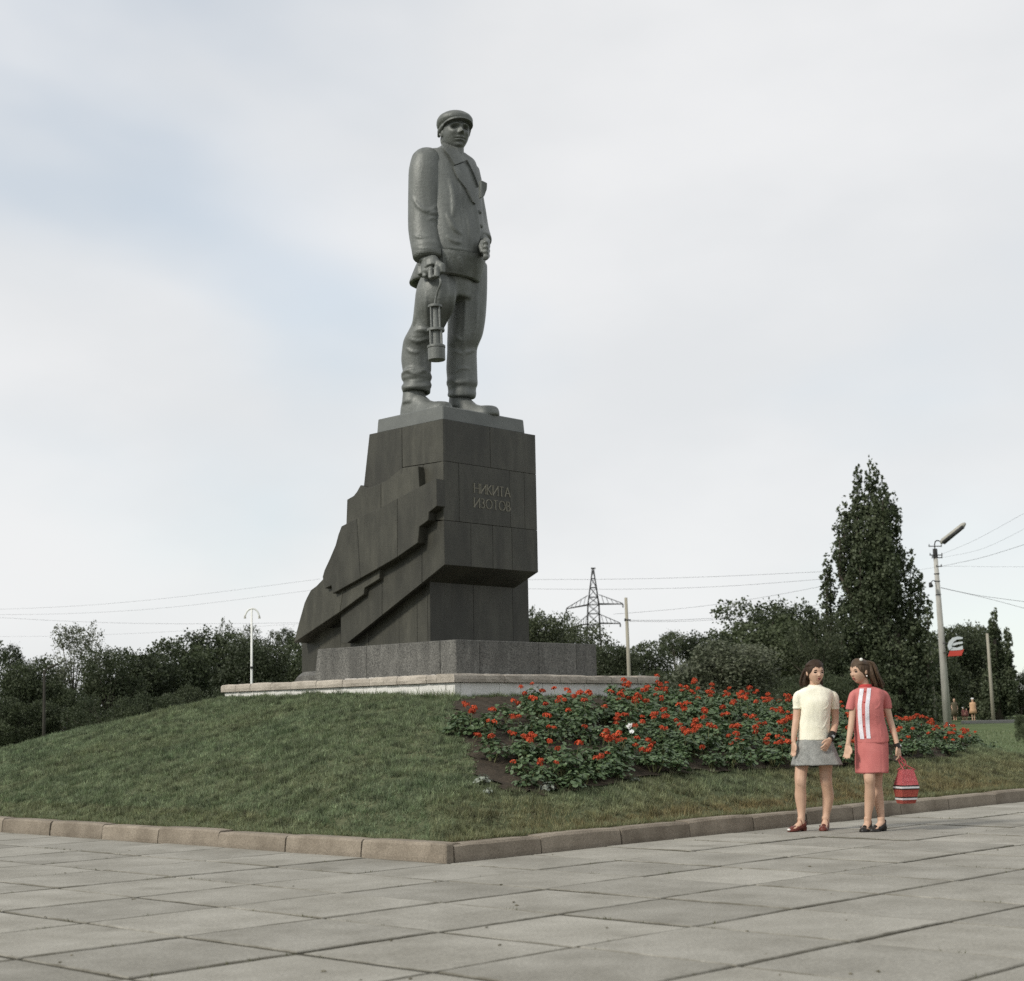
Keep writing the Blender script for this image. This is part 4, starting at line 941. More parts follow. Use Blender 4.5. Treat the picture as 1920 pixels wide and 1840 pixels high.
cloth(jp, 'jumper', m_cream, F1, .0058, 2, [([(1501, 1311), (1503, 1322), (1506, 1334), (1514, 1345)], .010), ([(1556, 1312), (1553, 1322), (1549, 1328), (1541, 1331)], .011), ([(1557, 1334), (1551, 1350), (1546, 1362), (1541, 1368)], .011), ([(1499, 1345), (1501, 1362), (1506, 1376)], .008), ([(1520, 1352), (1532, 1362), (1545, 1366)], .008), ([(1488, 1313), (1494, 1316), (1500, 1314)], .006), ([(1557, 1316), (1563, 1320), (1570, 1318)], .006), ([(1556, 1306), (1559, 1314), (1557.5, 1324)], .007)])
for pts in (([(1515.5, 1285), (1521, 1288.5), (1528, 1290), (1535, 1288.5), (1540.5, 1285)]),):
    pass
cuff = MB(); cuff.loft([F1.row(1325.5, 1486.2, 1503, .049, -.01), F1.row(1330, 1487, 1502.2, .045, -.01)]); cuff.build('ribbed_cuff', m_cream, F1.root, smooth=True)
cuff = MB(); cuff.loft([F1.row(1327, 1556.4, 1573.8, .05, -.05), F1.row(1330.5, 1557, 1573.2, .048, -.05)]); cuff.build('ribbed_cuff', m_cream, F1.root, smooth=True)
# skirt
def wave1(a): return lambda t: a*math.sin(7*t+.8)+a*.6*math.sin(11*t)
kt = MB(); kt.loft(blend([F1.row(1383, 1498, 1556, .125, -.02, n=80), F1.row(1392, 1495, 1560, .135, -.02, e=2.9, n=80, wave=wave1(.005)), F1.row(1408, 1492, 1567, .155, -.02, e=2.9, n=80, wave=wave1(.014)), F1.row(1424, 1487.5, 1574, .175, -.02, e=2.9, n=80, wave=wave1(.024)), F1.row(1434.5, 1486, 1579, .19, -.02, e=2.9, n=80, wave=wave1(.030))])+[F1.row(1434.2, 1488, 1577, .185, -.02, e=2.9, n=80, wave=wave1(.030)), F1.row(1424, 1492, 1571, .168, -.02, e=2.9, n=80, wave=wave1(.02))], cap=False)
sko = kt.build('skirt', m_tweed, F1.root, smooth=True); rumple(sko, .006, .002)
# hair drawn back and falling behind the shoulders
def hair_cap(hpf, HF, HSz, m, fig, ext=None):
    hb = MB(); hb.ellip(hpf(0, -.055, .095), (.380*HSz, .445*HSz, .468*HSz), 24, 18, m=HF)
    for s_ in (1, -1):
        hb.ellip(hpf(s_*.28, .06, .10), (.085*HSz, .19*HSz, .19*HSz), 14, 10, m=HF)
    r = random.Random(4)
    for k in range(46):   # combed locks over the crown
        a = -1.35+2.7*k/45; x0 = .345*math.sin(a)
        hb.tube([hpf(x0*.95, .27*math.cos(a)+.05, .27+.06*math.cos(a)), hpf(x0*1.03, .10, .42*math.cos(a*.8)+.12), hpf(x0*.98, -.2, .36*math.cos(a*.8)+.1), hpf(x0*.6, -.46, .05)], [.010*HSz, .03*HSz, .034*HSz, .025*HSz], 6)
    if ext: ext(hb)
    return hb.build('hair', m, fig.root, remesh=.0042, smoothit=1)
def ext1(hb):
    r = random.Random(9)
    for k in range(34):
        x = -.36+.72*k/33+r.uniform(-.02, .02); dy = r.uniform(-.06, .06)
        hb.tube([hp1(x*.85, -.30+dy, .20), hp1(x*1.25, -.34+dy, -.12), hp1(x*1.5, -.36+dy, -.40), hp1(x*1.45, -.34+dy, -.62+r.uniform(-.06, .06))], [.05*HS1, .055*HS1, .045*HS1, .012*HS1], 6)
hair_cap(hp1, HF1, HS1, m_hair, F1, ext1)
# broad watch strap
wa, wb = F1(1561.6, 1375.5, .075), F1(1556.6, 1386.8, .13)
MB().tube([wa, wb], [.036, .033], 16).build('watch_strap', m_blk, F1.root, smooth=False)
wc = (wa+wb)/2; ddv = (CP-wc)/np.linalg.norm(CP-wc); MB().tube([wc+ddv*.028+np.array([.014, 0, 0]), wc+ddv*.041+np.array([.016, 0, 0])], [.017, .016], 14).build('watch', m_steel, F1.root)

# ---------------------------------------------------------------- girl in the coral suit
F2 = Fig(1638, 1559, 'person', 'teenage girl in coral blouse with white braid stripes, coral skirt and long ponytail')
H2 = F2(1611.5, 1259.5, .0); HF2 = frame((-.87, -.50), pitch=-.05); HS2 = .232
def hp2(x, y, z): return H2+(np.array([x, y, z])*HS2)@HF2
sk = MB(); hv, hf = make_head(HS2, fem=1., jaw=.30); sk.add(H2+hv@HF2, hf)
for s_ in (1, -1): sk.ellip(hp2(s_*.355, -.05, -.03), (.035*HS2, .07*HS2, .11*HS2), 10, 8, m=HF2)
F2.tube(sk, [(1616, 1270, -.02, 9.6), (1620, 1281, -.02, 9.2), (1622, 1290, -.02, 10), (1625, 1297, -.02, 18)])
sk.loft([F2.row(1294, 1604, 1650, .07, -.02), F2.row(1308, 1602, 1655, .09, -.02), F2.row(1345, 1608, 1652, .085, -.02), F2.row(1380, 1610, 1658, .09, -.02), F2.row(1415, 1611, 1658, .09, -.02)])
F2.tube(sk, [(1605, 1302, .0, 4.5), (1599, 1318, .015, 6.6), (1599, 1332, .02, 6.8), (1597, 1350, .03, 6.0), (1595, 1366, .05, 5.8), (1592, 1384, .07, 4.8), (1590, 1397, .08, 4.2)])
F2.palm_hand(sk, F2(1590, 1396, .08), (-.14, -.12, -1), (.75, -.6, 0), curl=.5)
F2.tube(sk, [(1652, 1302, -.04, 5), (1660.5, 1316, -.06, 7.0), (1663.5, 1332, -.06, 7.2), (1668.5, 1350, -.05, 6.2), (1673, 1364, -.03, 5.8), (1679, 1384, .0, 4.9), (1682.5, 1398, .02, 4.3)])
F2.palm_hand(sk, F2(1682.5, 1397.5, .02), (.20, -.05, -1), (-.6, -.8, 0), curl=.75, spread=.08)
F2.tube(sk, [(1628, 1410, .03, 14), (1629, 1435, .06, 12.8), (1630, 1452, .08, 11.2), (1630.5, 1462, .085, 10.4), (1631, 1476, .06, 9.4), (1631, 1492, .03, 10.0), (1630, 1508, .01, 9.0), (1628, 1524, .0, 7.0), (1627.5, 1536, .0, 6.2), (1627.5, 1546, .0, 6.3)])
F2.tube(sk, [(1646, 1410, -.08, 14), (1645, 1435, -.09, 12.6), (1644, 1452, -.09, 11.2), (1644, 1462, -.09, 10.6), (1644.5, 1476, -.10, 9.8), (1646, 1492, -.10, 10.2), (1648.5, 1508, -.09, 9.2), (1651, 1524, -.07, 7.2), (1652.5, 1536, -.06, 6.3), (1653, 1546, -.06, 6.3)])
sk.ellip(F2(1629.5, 1461, .117), (.040, .015, .05), 12, 8)
foot_and_shoe(F2, sk, F2(1627.5, 1557, .0), (-.50, -.87), m_blk, .036, False)
foot_and_shoe(F2, sk, F2(1653, 1558, .02), (-.74, -.67), m_blk, .036, False)
sk.build('body', m_skin2, F2.root, remesh=.0052, smoothit=2)
face_parts(F2, hp2, HF2, HS2)
bl = MB()
bl.loft(blend([F2.row(1288, 1612, 1637, .075, -.02), F2.row(1291, 1606, 1645, .09, -.02), F2.row(1296, 1597, 1656, .105, -.02), F2.row(1306, 1598, 1658, .122, -.02), F2.row(1318, 1600, 1656, .135, -.01), F2.row(1338, 1601, 1656.5, .132, -.01), F2.row(1358, 1601, 1661, .128, -.02), F2.row(1377, 1602, 1664.5, .135, -.02), F2.row(1390, 1602.5, 1666, .142, -.02, tilt=.02)]))
F2.tube(bl, [(1608, 1296, .0, 4.5), (1600.5, 1303, .01, 7.8), (1598, 1312, .015, 8.4), (1596, 1322, .02, 9.0), (1594.5, 1331.5, .02, 9.2)])
F2.tube(bl, [(1648, 1295.5, -.04, 4.5), (1656.5, 1302, -.05, 8.2), (1660.5, 1310, -.06, 8.8), (1662.6, 1320, -.06, 9.0), (1663.5, 1329, -.06, 9.0)])
blo = cloth(bl, 'blouse', m_pink, F2, .0058, 2, [([(1653, 1312), (1648, 1324), (1640, 1330)], .010), ([(1652, 1318), (1651, 1330), (1655, 1342), (1658, 1355)], .008), ([(1603, 1316), (1606, 1328), (1608, 1340)], .008), ([(1604, 1352), (1607, 1368), (1608, 1384)], .008), ([(1648, 1358), (1652, 1372), (1652, 1384)], .008), ([(1635, 1336), (1642, 1342), (1650, 1344)], .007)])
co = MB(); co.loft([F2.row(1283.5, 1611, 1633.5, .066, -.02), F2.row(1290.5, 1609.5, 1637, .076, -.02), F2.row(1291, 1612, 1634, .07, -.02)]); co.build('stand_collar', m_redcol, F2.root, smooth=True)
bv2 = bvh_mesh(blo)
def stripe(c, hw): return [(x-hw, y) for x, y in c]+[(x+hw, y) for x, y in c[::-1]]
for c in ([(1616, 1292), (1614, 1306), (1612, 1323), (1612.5, 1340), (1613.5, 1356), (1615, 1372), (1617, 1386)], [(1629.5, 1291), (1628, 1306), (1626, 1323), (1626, 1340), (1626.5, 1356), (1627.5, 1372), (1629, 1385)]):
    relief(bv2, stripe(c, 3.7), .004, 'braid_stripe', F2.root, step=2.5, m=m_wht, sink=.004)
for x, y in ((1621.8, 1297), (1620.3, 1317), (1618.8, 1340), (1619.5, 1362), (1622, 1382)):
    h = bv2.ray_cast(Vector(CP), Vector(ray(x, y)).normalized())
    if h[0] is not None: MB().ellip(np.array(h[0]), (.008, .008, .008), 10, 8).build('button', m_redcol, F2.root, smooth=True)
def pleat(a): return lambda t: .25*a*math.sin(5*t)-a*.5*sum(math.exp(-((t-c)/.075)**2) for c in (1.5*math.pi+.36, 1.5*math.pi-.62, 1.5*math.pi+.95, 1.2, 2.2))
ks = MB(); ks.loft(blend([F2.row(1384, 1604, 1663, .125, -.02, n=120), F2.row(1395, 1603.5, 1665, .135, -.02, n=120, wave=pleat(.015)), F2.row(1415, 1604, 1666, .148, -.02, n=120, wave=pleat(.03)), F2.row(1435, 1604.5, 1665.5, .158, -.02, n=120, wave=pleat(.04)), F2.row(1449.5, 1605, 1665, .165, -.02, n=120, wave=pleat(.05))])+[F2.row(1449, 1607, 1663, .158, -.02, n=120, wave=pleat(.05)), F2.row(1436, 1608, 1662, .15, -.02, n=120, wave=pleat(.04))], cap=False)
rumple(ks.build('skirt', m_pink, F2.root, smooth=True), .006, .002)
def ext2(hb):
    r = random.Random(12)
    for k in range(110):
        u = r.random(); dv = r.uniform(-.09, .10)
        x1 = 1622+12*u; pts = [(1614+5*u, 1238+2*u, dv*.3-.02), (x1+4, 1243+7*(1-u), dv*.6-.03), (1630+17*u, 1262+6*(1-u), dv-.05), (1636+22*u+r.uniform(-2, 2), 1284+r.uniform(-4, 7)+3*u, dv*.9-.07)]
        F2.tube(hb, [(pts[0][0], pts[0][1], pts[0][2], 1.6), (pts[1][0], pts[1][1], pts[1][2], 1.9), (pts[2][0], pts[2][1], pts[2][2], 1.5), (pts[3][0], pts[3][1], pts[3][2], .7)], 6)
hair_cap(hp2, HF2, HS2, m_hair2, F2, ext2)
MB().ellip(F2(1614.6, 1237, .075), (.017, .012, .016), 14, 10).build('hair_clip', m_pearl, F2.root, smooth=True)
MB().ellip(hp2(.36, -.06, -.20), (.008, .008, .008), 10, 8).build('earring', m_pearl, F2.root, smooth=True)
wa, wb = F2(1681.0, 1394.5, .015), F2(1684.2, 1403.5, .022)
MB().tube([wa, wb], [.032, .030], 16).build('bracelet', m_blk, F2.root)
wc = (wa+wb)/2; MB().tube([wc+np.array([.024, -.012, 0]), wc+np.array([.036, -.016, 0])], [.012, .011], 12).build('watch', m_steel, F2.root)

# ---------------------------------------------------------------- woven bag hanging from her hand
bag = empty('handbag', F2(1699, 1507, .03), 'red and pink woven handbag with black and white bands hanging from a hand', 'handbag')
bc = F2(1699, 1475, .03); bdir = np.array([math.cos(.27), math.sin(.27), 0]); bdep = np.array([-math.sin(.27), math.cos(.27), 0])
def bring(y, hw, hd, sh=0.):
    c = F2(1699+sh, y, .03); hw *= .82; return [c+bdir*hw*sx+bdep*hd*sy for sx, sy in ((-1, -1), (-.5, -1.02), (0, -1.03), (.5, -1.02), (1, -1), (1.03, 0), (1, 1), (0, 1.03), (-1, 1), (-1.03, 0))]
prof = [(1443, .075, .035, 'woven_panel', m_bagp), (1472, .108, .085, 'black_band', m_blk), (1474.5, .110, .087, 'white_band', m_bagw), (1478, .110, .087, 'black_band', m_blk), (1480, .109, .085, 'woven_panel', m_bagr), (1494, .096, .074, 'black_band', m_blk), (1496, .095, .073, 'white_band', m_bagw), (1499.5, .091, .07, 'woven_panel', m_bagr), (1506.5, .080, .06, None, None)]
for (y0, w0, d0, nm, mm), (y1, w1, d1, _, _) in zip(prof[:-1], prof[1:]):
    e = .0025 if 'band' in nm else 0
    MB().loft([bring(y1, w1+e, d1+e), bring(y0, w0+e, d0+e)]).build(nm, mm, bag)
hand = F2(1686.5, 1420, .03)
for sx, sy in ((-1, -1), (1, 1)):
    MB().tube(blend([bring(1444, .075, .035)[0 if sx < 0 else 6]+bdir*.02*(-sx), F2(1690+sx*3, 1432, .03), hand+np.array([-.012, sy*.006, .0]), hand+np.array([.014, sy*.006, .003]), F2(1697+sx*2, 1432, .03), bring(1444, .075, .035)[4 if sx < 0 else 8]+bdir*.02*sx*-1]), .0052, 8).build('handle', m_bagp, bag, smooth=True)

# ================================================================== GRASS AND FLOWERS
def leafmat(name, c1, c2, rough=.55, trans=.25, rand=.15, attr=None, c3=None, scale=1.2, spec=.3, fine=0., fscale=20.):
    m = mat(name, c1, c2, scale=scale, rough=rough, rand=rand, trans=trans, spec=spec, fine=fine, fscale=fscale)
    if attr:
        nt = m.node_tree; N, L = nt.nodes, nt.links; b = N['Principled BSDF']; src = b.inputs['Base Color'].links[0].from_socket
        at = N.new('ShaderNodeAttribute'); at.attribute_name = attr; x = N.new('ShaderNodeMix'); x.data_type = 'RGBA'; L.new(at.outputs['Fac'], x.inputs[0]); L.new(src, x.inputs[6]); x.inputs[7].default_value = (*c3, 1)
        outs = [l.to_socket for l in src.links if l.to_node != x]
        tn = N.new('ShaderNodeAttribute'); tn.attribute_name = 'tone'; x2 = N.new('ShaderNodeMix'); x2.data_type = 'RGBA'; x2.blend_type = 'MULTIPLY'; x2.inputs[0].default_value = 1; L.new(x.outputs[2], x2.inputs[6]); L.new(tn.outputs['Fac'], x2.inputs[7])
        for t in outs: L.new(x2.outputs[2], t)
    return m
m_grass = leafmat('grass_blade', (.092, .138, .066), (.240, .295, .172), rough=.55, trans=.3, rand=0, attr='dry', c3=(.235, .180, .085), scale=5., fine=.45, fscale=17.)
def quick_mesh(name, V, Fc, nv, m, org=None, attr=None, tone=None):
    me = bpy.data.meshes.new(name); V = np.asarray(V, np.float32); n = len(V); nf = n//nv
    me.vertices.add(n); me.vertices.foreach_set('co', V.ravel()); me.loops.add(n); me.loops.foreach_set('vertex_index', np.arange(n, dtype=np.int32))
    me.polygons.add(nf); me.polygons.foreach_set('loop_start', np.arange(0, n, nv, dtype=np.int32)); me.polygons.foreach_set('loop_total', np.full(nf, nv, np.int32))
    if attr is not None:
        a = me.attributes.new('dry', 'FLOAT', 'POINT'); a.data.foreach_set('value', np.asarray(attr, np.float32))
    if attr is not None:
        a = me.attributes.new('tone', 'FLOAT', 'POINT'); a.data.foreach_set('value', np.asarray(tone if tone is not None else np.ones(n), np.float32))
    me.materials.append(m); me.update(calc_edges=True); return me
rg = np.random.default_rng(11)
def blades(pts, dens_len, dry, lean=None, wid=.0042):
    n = len(pts); a = rg.uniform(0, 2*np.pi, n); ln = dens_len*rg.uniform(.55, 1.35, n)
    w_ = np.stack([np.cos(a), np.sin(a), np.zeros(n)], 1)*(wid*rg.uniform(.7, 1.4, n))[:, None]
    b2 = rg.uniform(0, 2*np.pi, n); tl = rg.uniform(.15, .95, n)
    tip = np.stack([np.cos(b2)*tl, np.sin(b2)*tl, np.sqrt(np.maximum(.1, 1-tl*tl*.8))], 1)*ln[:, None]
    V = np.stack([pts-w_, pts+w_, pts+tip], 1).reshape(-1, 3); return V, np.repeat(dry, 3)
gp, gl, gd = [], [], []
rr = random.Random(21)
N_BL = 620000
# candidate sites on the mound, more of them where it is seen close
cnt = 0
tabn = 260; tab = np.array([[mound_z(.17+i*19/tabn, .17+j*19/tabn) for j in range(tabn+1)] for i in range(tabn+1)])
def zlook(p, q):
    x = np.clip((p-.17)/19*tabn, 0, tabn-1.001); y = np.clip((q-.17)/19*tabn, 0, tabn-1.001); i = x.astype(int); j = y.astype(int); fx = x-i; fy = y-j
    return tab[i, j]*(1-fx)*(1-fy)+tab[i+1, j]*fx*(1-fy)+tab[i, j+1]*(1-fx)*fy+tab[i+1, j+1]*fx*fy
bedm = np.array([[inside(.17+i*19/tabn, .17+j*19/tabn, bed_pq) for j in range(tabn+1)] for i in range(tabn+1)])
def noise2(p, q, s, seed):
    """cheap value noise on a grid, vectorised"""
    r = np.random.default_rng(seed).random((64, 64)); x, y = p*s, q*s; i = np.floor(x).astype(int); j = np.floor(y).astype(int); fx = x-i; fy = y-j; fx = fx*fx*(3-2*fx); fy = fy*fy*(3-2*fy)
    g_ = lambda a, b: r[a % 64, b % 64]
    return g_(i, j)*(1-fx)*(1-fy)+g_(i+1, j)*fx*(1-fy)+g_(i, j+1)*(1-fx)*fy+g_(i+1, j+1)*fx*fy
p = rg.uniform(.16, 16.5, 2600000)**1.0; q = rg.uniform(.16, 16.5, 2600000)
z = zlook(p, q); near = (p < TP+.1) | (q < TQ+.1)
bi = np.clip(np.rint((p-.17)/19*tabn).astype(int), 0, tabn); bj = np.clip(np.rint((q-.17)/19*tabn).astype(int), 0, tabn)
jit = noise2(p, q, 3.0, 3)
keep = near & (z > -.02) & ~bedm[bi, bj] & ~((p > TP+.03) & (q > TQ+.03) & (p < TP+LA_-.03) & (q < TQ+LB_-.03))
X = K[0]+p*dA[0]+q*dB[0]; Y = K[1]+p*dA[1]+q*dB[1]
cc = np.stack([X, Y, z], 1)-CP; cam_ = cc@RB.T; pxx = 960+FPX*cam_[:, 0]/cam_[:, 2]
keep &= (pxx > -60) & (pxx < 1990)
clump = .12+.75*noise2(p, q, 7.0, 5)+.75*(noise2(p, q, 15., 6)-.4)
keep &= rg.random(len(p)) < clump
ix = np.nonzero(keep)[0][:N_BL]; p, q, X, Y, z = p[ix], q[ix], X[ix], Y[ix], z[ix]
right = (q > p)
dry = .14*noise2(p, q, 1.3, 7)+.14*(noise2(p, q, .7, 8) > .70)*noise2(p, q, 4, 2)
dry = dry+np.where((p < 1.9) & (q > p*.8), .78*noise2(p, q, 1.0, 9)**.7*np.clip((2.2-p)/1.6, 0, 1), 0)
dry = dry+np.where((q < .6) | (p < .5), .18, 0)+rg.normal(0, .07, len(p)); dry = np.clip(dry, 0, .95)
ln = .056*(.45+1.1*noise2(p, q, 9, 12)**1.3)*np.where((p < .32) | (q < .32), .8, 1)
V, D = blades(np.stack([X, Y, z-.004], 1), ln, dry)
tone = np.clip(.45+.75*noise2(p, q, 11., 31)+.65*(noise2(p, q, 23., 32)-.35)+rg.normal(0, .12, len(p)), .3, 2.)
me = quick_mesh('grass', V, None, 3, m_grass, attr=D, tone=np.repeat(tone, 3)); o = link('grass', me); tag(o, kind='stuff')

# ragged tufts hanging over the kerb's inner edge and at the foot of the terrace wall
def tuft_line(p0, d, e, L_, n, ln_, dry_):
    t = rg.uniform(0, L_, n); s_ = np.abs(rg.normal(0, .03, n)); pts = np.array([p0+d*a+e*b for a, b in zip(t, s_)]); return blades(pts, np.full(n, ln_)*rg.uniform(.6, 1.5, n), np.clip(rg.normal(dry_, .12, n), 0, 1), wid=.005)
Vs, Ds = [], []
for a in ((P(KW-.02, .2, KH-.03), dB, dA, 15., 16000, .07, .42), (P(.2, KW-.02, KH-.03), dA, dB, 14., 14000, .06, .25), (P(TP-.03, TQ, ZM-.05), dA, -dB, LA_, 9000, .12, .12)):
    v, d_ = tuft_line(*a); Vs.append(v); Ds.append(d_)
o = link('grass_fringe', quick_mesh('grass_fringe', np.concatenate(Vs), None, 3, m_grass, attr=np.concatenate(Ds))); tag(o, kind='stuff')

# far lawn behind: thin scatter of blades to break its sheet
n = 60000; yy = rg.uniform(27, 75, n); fx_ = rg.uniform(-.36, .36, n)*1.05; xx = fx_*yy
zz = np.array([ground_z(0, v) for v in np.linspace(27, 75, 97)]); zg = np.interp(yy, np.linspace(27, 75, 97), zz)
sel = xx > 3
V, D = blades(np.stack([xx, yy, zg-.01], 1)[sel], np.full(sel.sum(), .13), np.clip(rg.normal(.12, .1, sel.sum()), 0, 1), wid=.014)
o = link('lawn_grass', quick_mesh('lawn_grass', V, None, 3, m_grass, attr=D)); tag(o, kind='stuff')

# ---------------------------------------------------------------- geraniums
m_ger = leafmat('geranium_leaf', (.040, .078, .030), (.130, .185, .085), rough=.42, trans=.2, rand=.22, scale=24, spec=.5)
m_stem = mat('geranium_stem', (.10, .12, .05), (.15, .15, .07), scale=10)
m_redf = leafmat('geranium_petal', (.36, .040, .014), (.56, .100, .036), rough=.7, trans=.15, rand=.18, scale=20)
m_silver = leafmat('silver_leaf', (.20, .23, .18), (.34, .36, .30), rough=.8, trans=.15, rand=.1, scale=14)
m_petw = mat('white_petal', (.75, .75, .72), (.82, .82, .8), scale=10)
def leaf(mb, c, nrm, r, rr, lobes=7):
    nrm = np.asarray(nrm, float); nrm /= np.linalg.norm(nrm); a = np.array([1., 0, 0]) if abs(nrm[0]) < .8 else np.array([0, 1., 0]); u = np.cross(nrm, a); u /= np.linalg.norm(u); v = np.cross(nrm, u); ph = rr.uniform(0, 6.28)
    vs = [c]+[c+(u*math.cos(ph+2*math.pi*k/lobes)+v*math.sin(ph+2*math.pi*k/lobes))*r*(1 if k else .45)+nrm*r*rr.uniform(.05, .32) for k in range(lobes)]
    mb.add(vs, [(0, 1+k, 1+(k+1) % lobes) for k in range(lobes)])
fol_meshes, stem_meshes = [], []
for k in range(7):
    r = random.Random(100+k); mb = MB(); sm = MB(); nb = r.randint(4, 6)
    for s_ in range(nb):
        a = r.uniform(0, 6.28); R0 = r.uniform(.03, .125); cx, cy, ch = R0*math.cos(a), R0*math.sin(a), r.uniform(.09, .20)
        sm.tube([np.array([cx*.2, cy*.2, -.02]), np.array([cx*.7, cy*.7, ch*.5]), np.array([cx, cy, ch])], [.008, .007, .005], 5)
        for l in range(r.randint(22, 30)):
            th = r.uniform(0, 6.28); ph = math.acos(r.uniform(-.25, 1)); R_ = r.uniform(.06, .115)
            d = np.array([math.sin(ph)*math.cos(th), math.sin(ph)*math.sin(th), math.cos(ph)])
            leaf(mb, np.array([cx, cy, ch-.06])+d*R_*np.array([1.1, 1.1, .95]), d*.6+np.array([0, 0, .7])+np.array([r.gauss(0, .25), r.gauss(0, .25), 0]), r.uniform(.017, .033), r)
    fol_meshes.append(mb.mesh('foliage', m_ger)); stem_meshes.append(sm.mesh('stems', m_stem))
head_meshes = []
for k in range(4):
    r = random.Random(200+k); mb = MB(); H_ = np.array([r.uniform(-.02, .02), r.uniform(-.02, .02), .0])
    for l in range(46):
        th = r.uniform(0, 6.28); ph = math.acos(r.uniform(-.35, 1)); d = np.array([math.sin(ph)*math.cos(th), math.sin(ph)*math.sin(th), math.cos(ph)]); R_ = r.uniform(.022, .042)
        leaf(mb, H_+d*R_*np.array([1.15, 1.15, .8]), d+np.array([r.gauss(0, .3), r.gauss(0, .3), .2]), r.uniform(.011, .018), r, 5)
    mb.tube([H_+np.array([0, 0, -.02]), np.array([0, 0, -.15])], .003, 4, mi=1)
    head_meshes.append(mb.mesh('flower_head', [m_redf, m_stem]))
r = random.Random(31); pts = []
tries = 0
while tries < 60000 and len(pts) < 285:
    tries += 1; pq = (r.uniform(min(pr), max(pr)), r.uniform(min(qr), max(qr)))
    if not inside(*pq, bed_pq): continue
    x, y = proj(mound_pt(*pq))
    if not (-20 < x < 1960): continue
    sp = .225 if x > 1130 else .235
    gap = pnoise(Vector((pq[0]*1.1, pq[1]*1.1, 7.7)))
    if x < 1150 and gap < (-.06 if x > 985 else -.5): continue
    
    tx, ty = proj(mound_pt(*pq)+dZ*.30)
    if x < 965 and ty < 1310: continue
    if x < 985 and ty < 1296: continue
    if x < 1240 and ty < 1272: continue
    if any((pq[0]-a)**2+(pq[1]-b_)**2 < sp*sp for a, b_ in pts): continue
    pts.append(pq)
nheads = 0
x_of = lambda a, b_: proj(mound_pt(a, b_))[0]
for i, (p_, q_) in enumerate(pts):
    s_ = r.uniform(.82, 1.2)*(.85 if x_of(p_, q_) > 1600 else 1); base = mound_pt(p_, q_)
    nh = r.choice([0, 0, 1, 1, 1, 2, 2, 3, 3] if q_ > 1 else [0, 1]); lab = ('green geranium plant without open blooms in the sloping bed', 'geranium plant with a single red bloom in the sloping bed', 'geranium plant with a pair of red blooms in the sloping bed', 'geranium plant with three red blooms in the sloping bed')[nh]
    o = empty('geranium_plant', base, lab, 'flower', 'red geraniums planted in the sloping bed')
    o.scale = (s_, s_, s_*r.uniform(.9, 1.15)); o.rotation_euler = (0, 0, r.uniform(0, 6.28))
    link('foliage', fol_meshes[i % 7], o); link('stems', stem_meshes[i % 7], o)
    cl = r.random() < .4; a0 = r.uniform(0, 6.28)
    for k in range(nh):
        a = a0+(r.uniform(-.5, .5) if cl else r.uniform(0, 6.28)); rad_ = r.uniform(.02, .16)
        h = link('flower_head', head_meshes[(i+k) % 4], o, (rad_*math.cos(a), rad_*math.sin(a), r.uniform(.225, .30)))
        h.scale = (r.uniform(.6, .95),)*3; h.rotation_euler = (r.uniform(-.4, .4), r.uniform(-.4, .4), r.uniform(0, 6.28)); nheads += 1
# silver-leaved edging plants and two white blooms
sil = []
for k in range(2):
    rr_ = random.Random(300+k); mb = MB()
    for l in range(60):
        th = rr_.uniform(0, 6.28); ph = math.acos(rr_.uniform(0, 1)); d = np.array([math.sin(ph)*math.cos(th), math.sin(ph)*math.sin(th), math.cos(ph)])
        leaf(mb, d*rr_.uniform(.05, .11)*np.array([1.1, 1.1, .9])+np.array([0, 0, .02]), d+np.array([0, 0, .5]), rr_.uniform(.014, .026), rr_, 6)
    sil.append(mb.mesh('silver_plant', m_silver))
for k, (x, y, lab) in enumerate(((1028, 1480, 'pale silver leaved plant at the lowest corner of the flower bed'), (903, 1466, 'pale silver leaved plant at the left foot of the flower bed, beside the grass'), (917, 1484, 'small silver leaved plant just below another at the bed foot'), (880, 1366, 'small silver leaved plant on the upper left edge of the flower bed'), (1380, 1340, 'silver leaved plant on the ridge at the top right of the bed'), (1190, 1462, 'small silver leaved plant on the middle of the lower bed edge'))):
    X_ = hit_mound(x, y+5); o = link('silver_plant', sil[k % 2], None, X_ if X_ is not None else mound_pt(2, 6)); o.scale = (.9 if k in (0, 1) else .55,)*3; tag(o, lab, 'plant', 'silver leaved edging plants')
wf = MB(); r = random.Random(2)
for x, y in ((1181, 1391), (1185, 1404)):
    X_ = hit_mound(x, y+8); c = X_+dZ*.24-np.array([0, .05, 0])
    o = empty('white_flower', X_, 'white flower blooming among the geraniums, the %s of two' % ('upper' if y < 1400 else 'lower'), 'flower', 'white blooms among the geraniums')
    b = MB()
    for l in range(9): leaf(b, c+np.array([r.gauss(0, .012), r.gauss(0, .012), r.gauss(0, .01)]), (r.gauss(0, .5), -1, .6), .02, r, 5)
    b.build('petals', m_petw, o); MB().tube([X_, c], .003, 4).build('stem', m_stem, o)

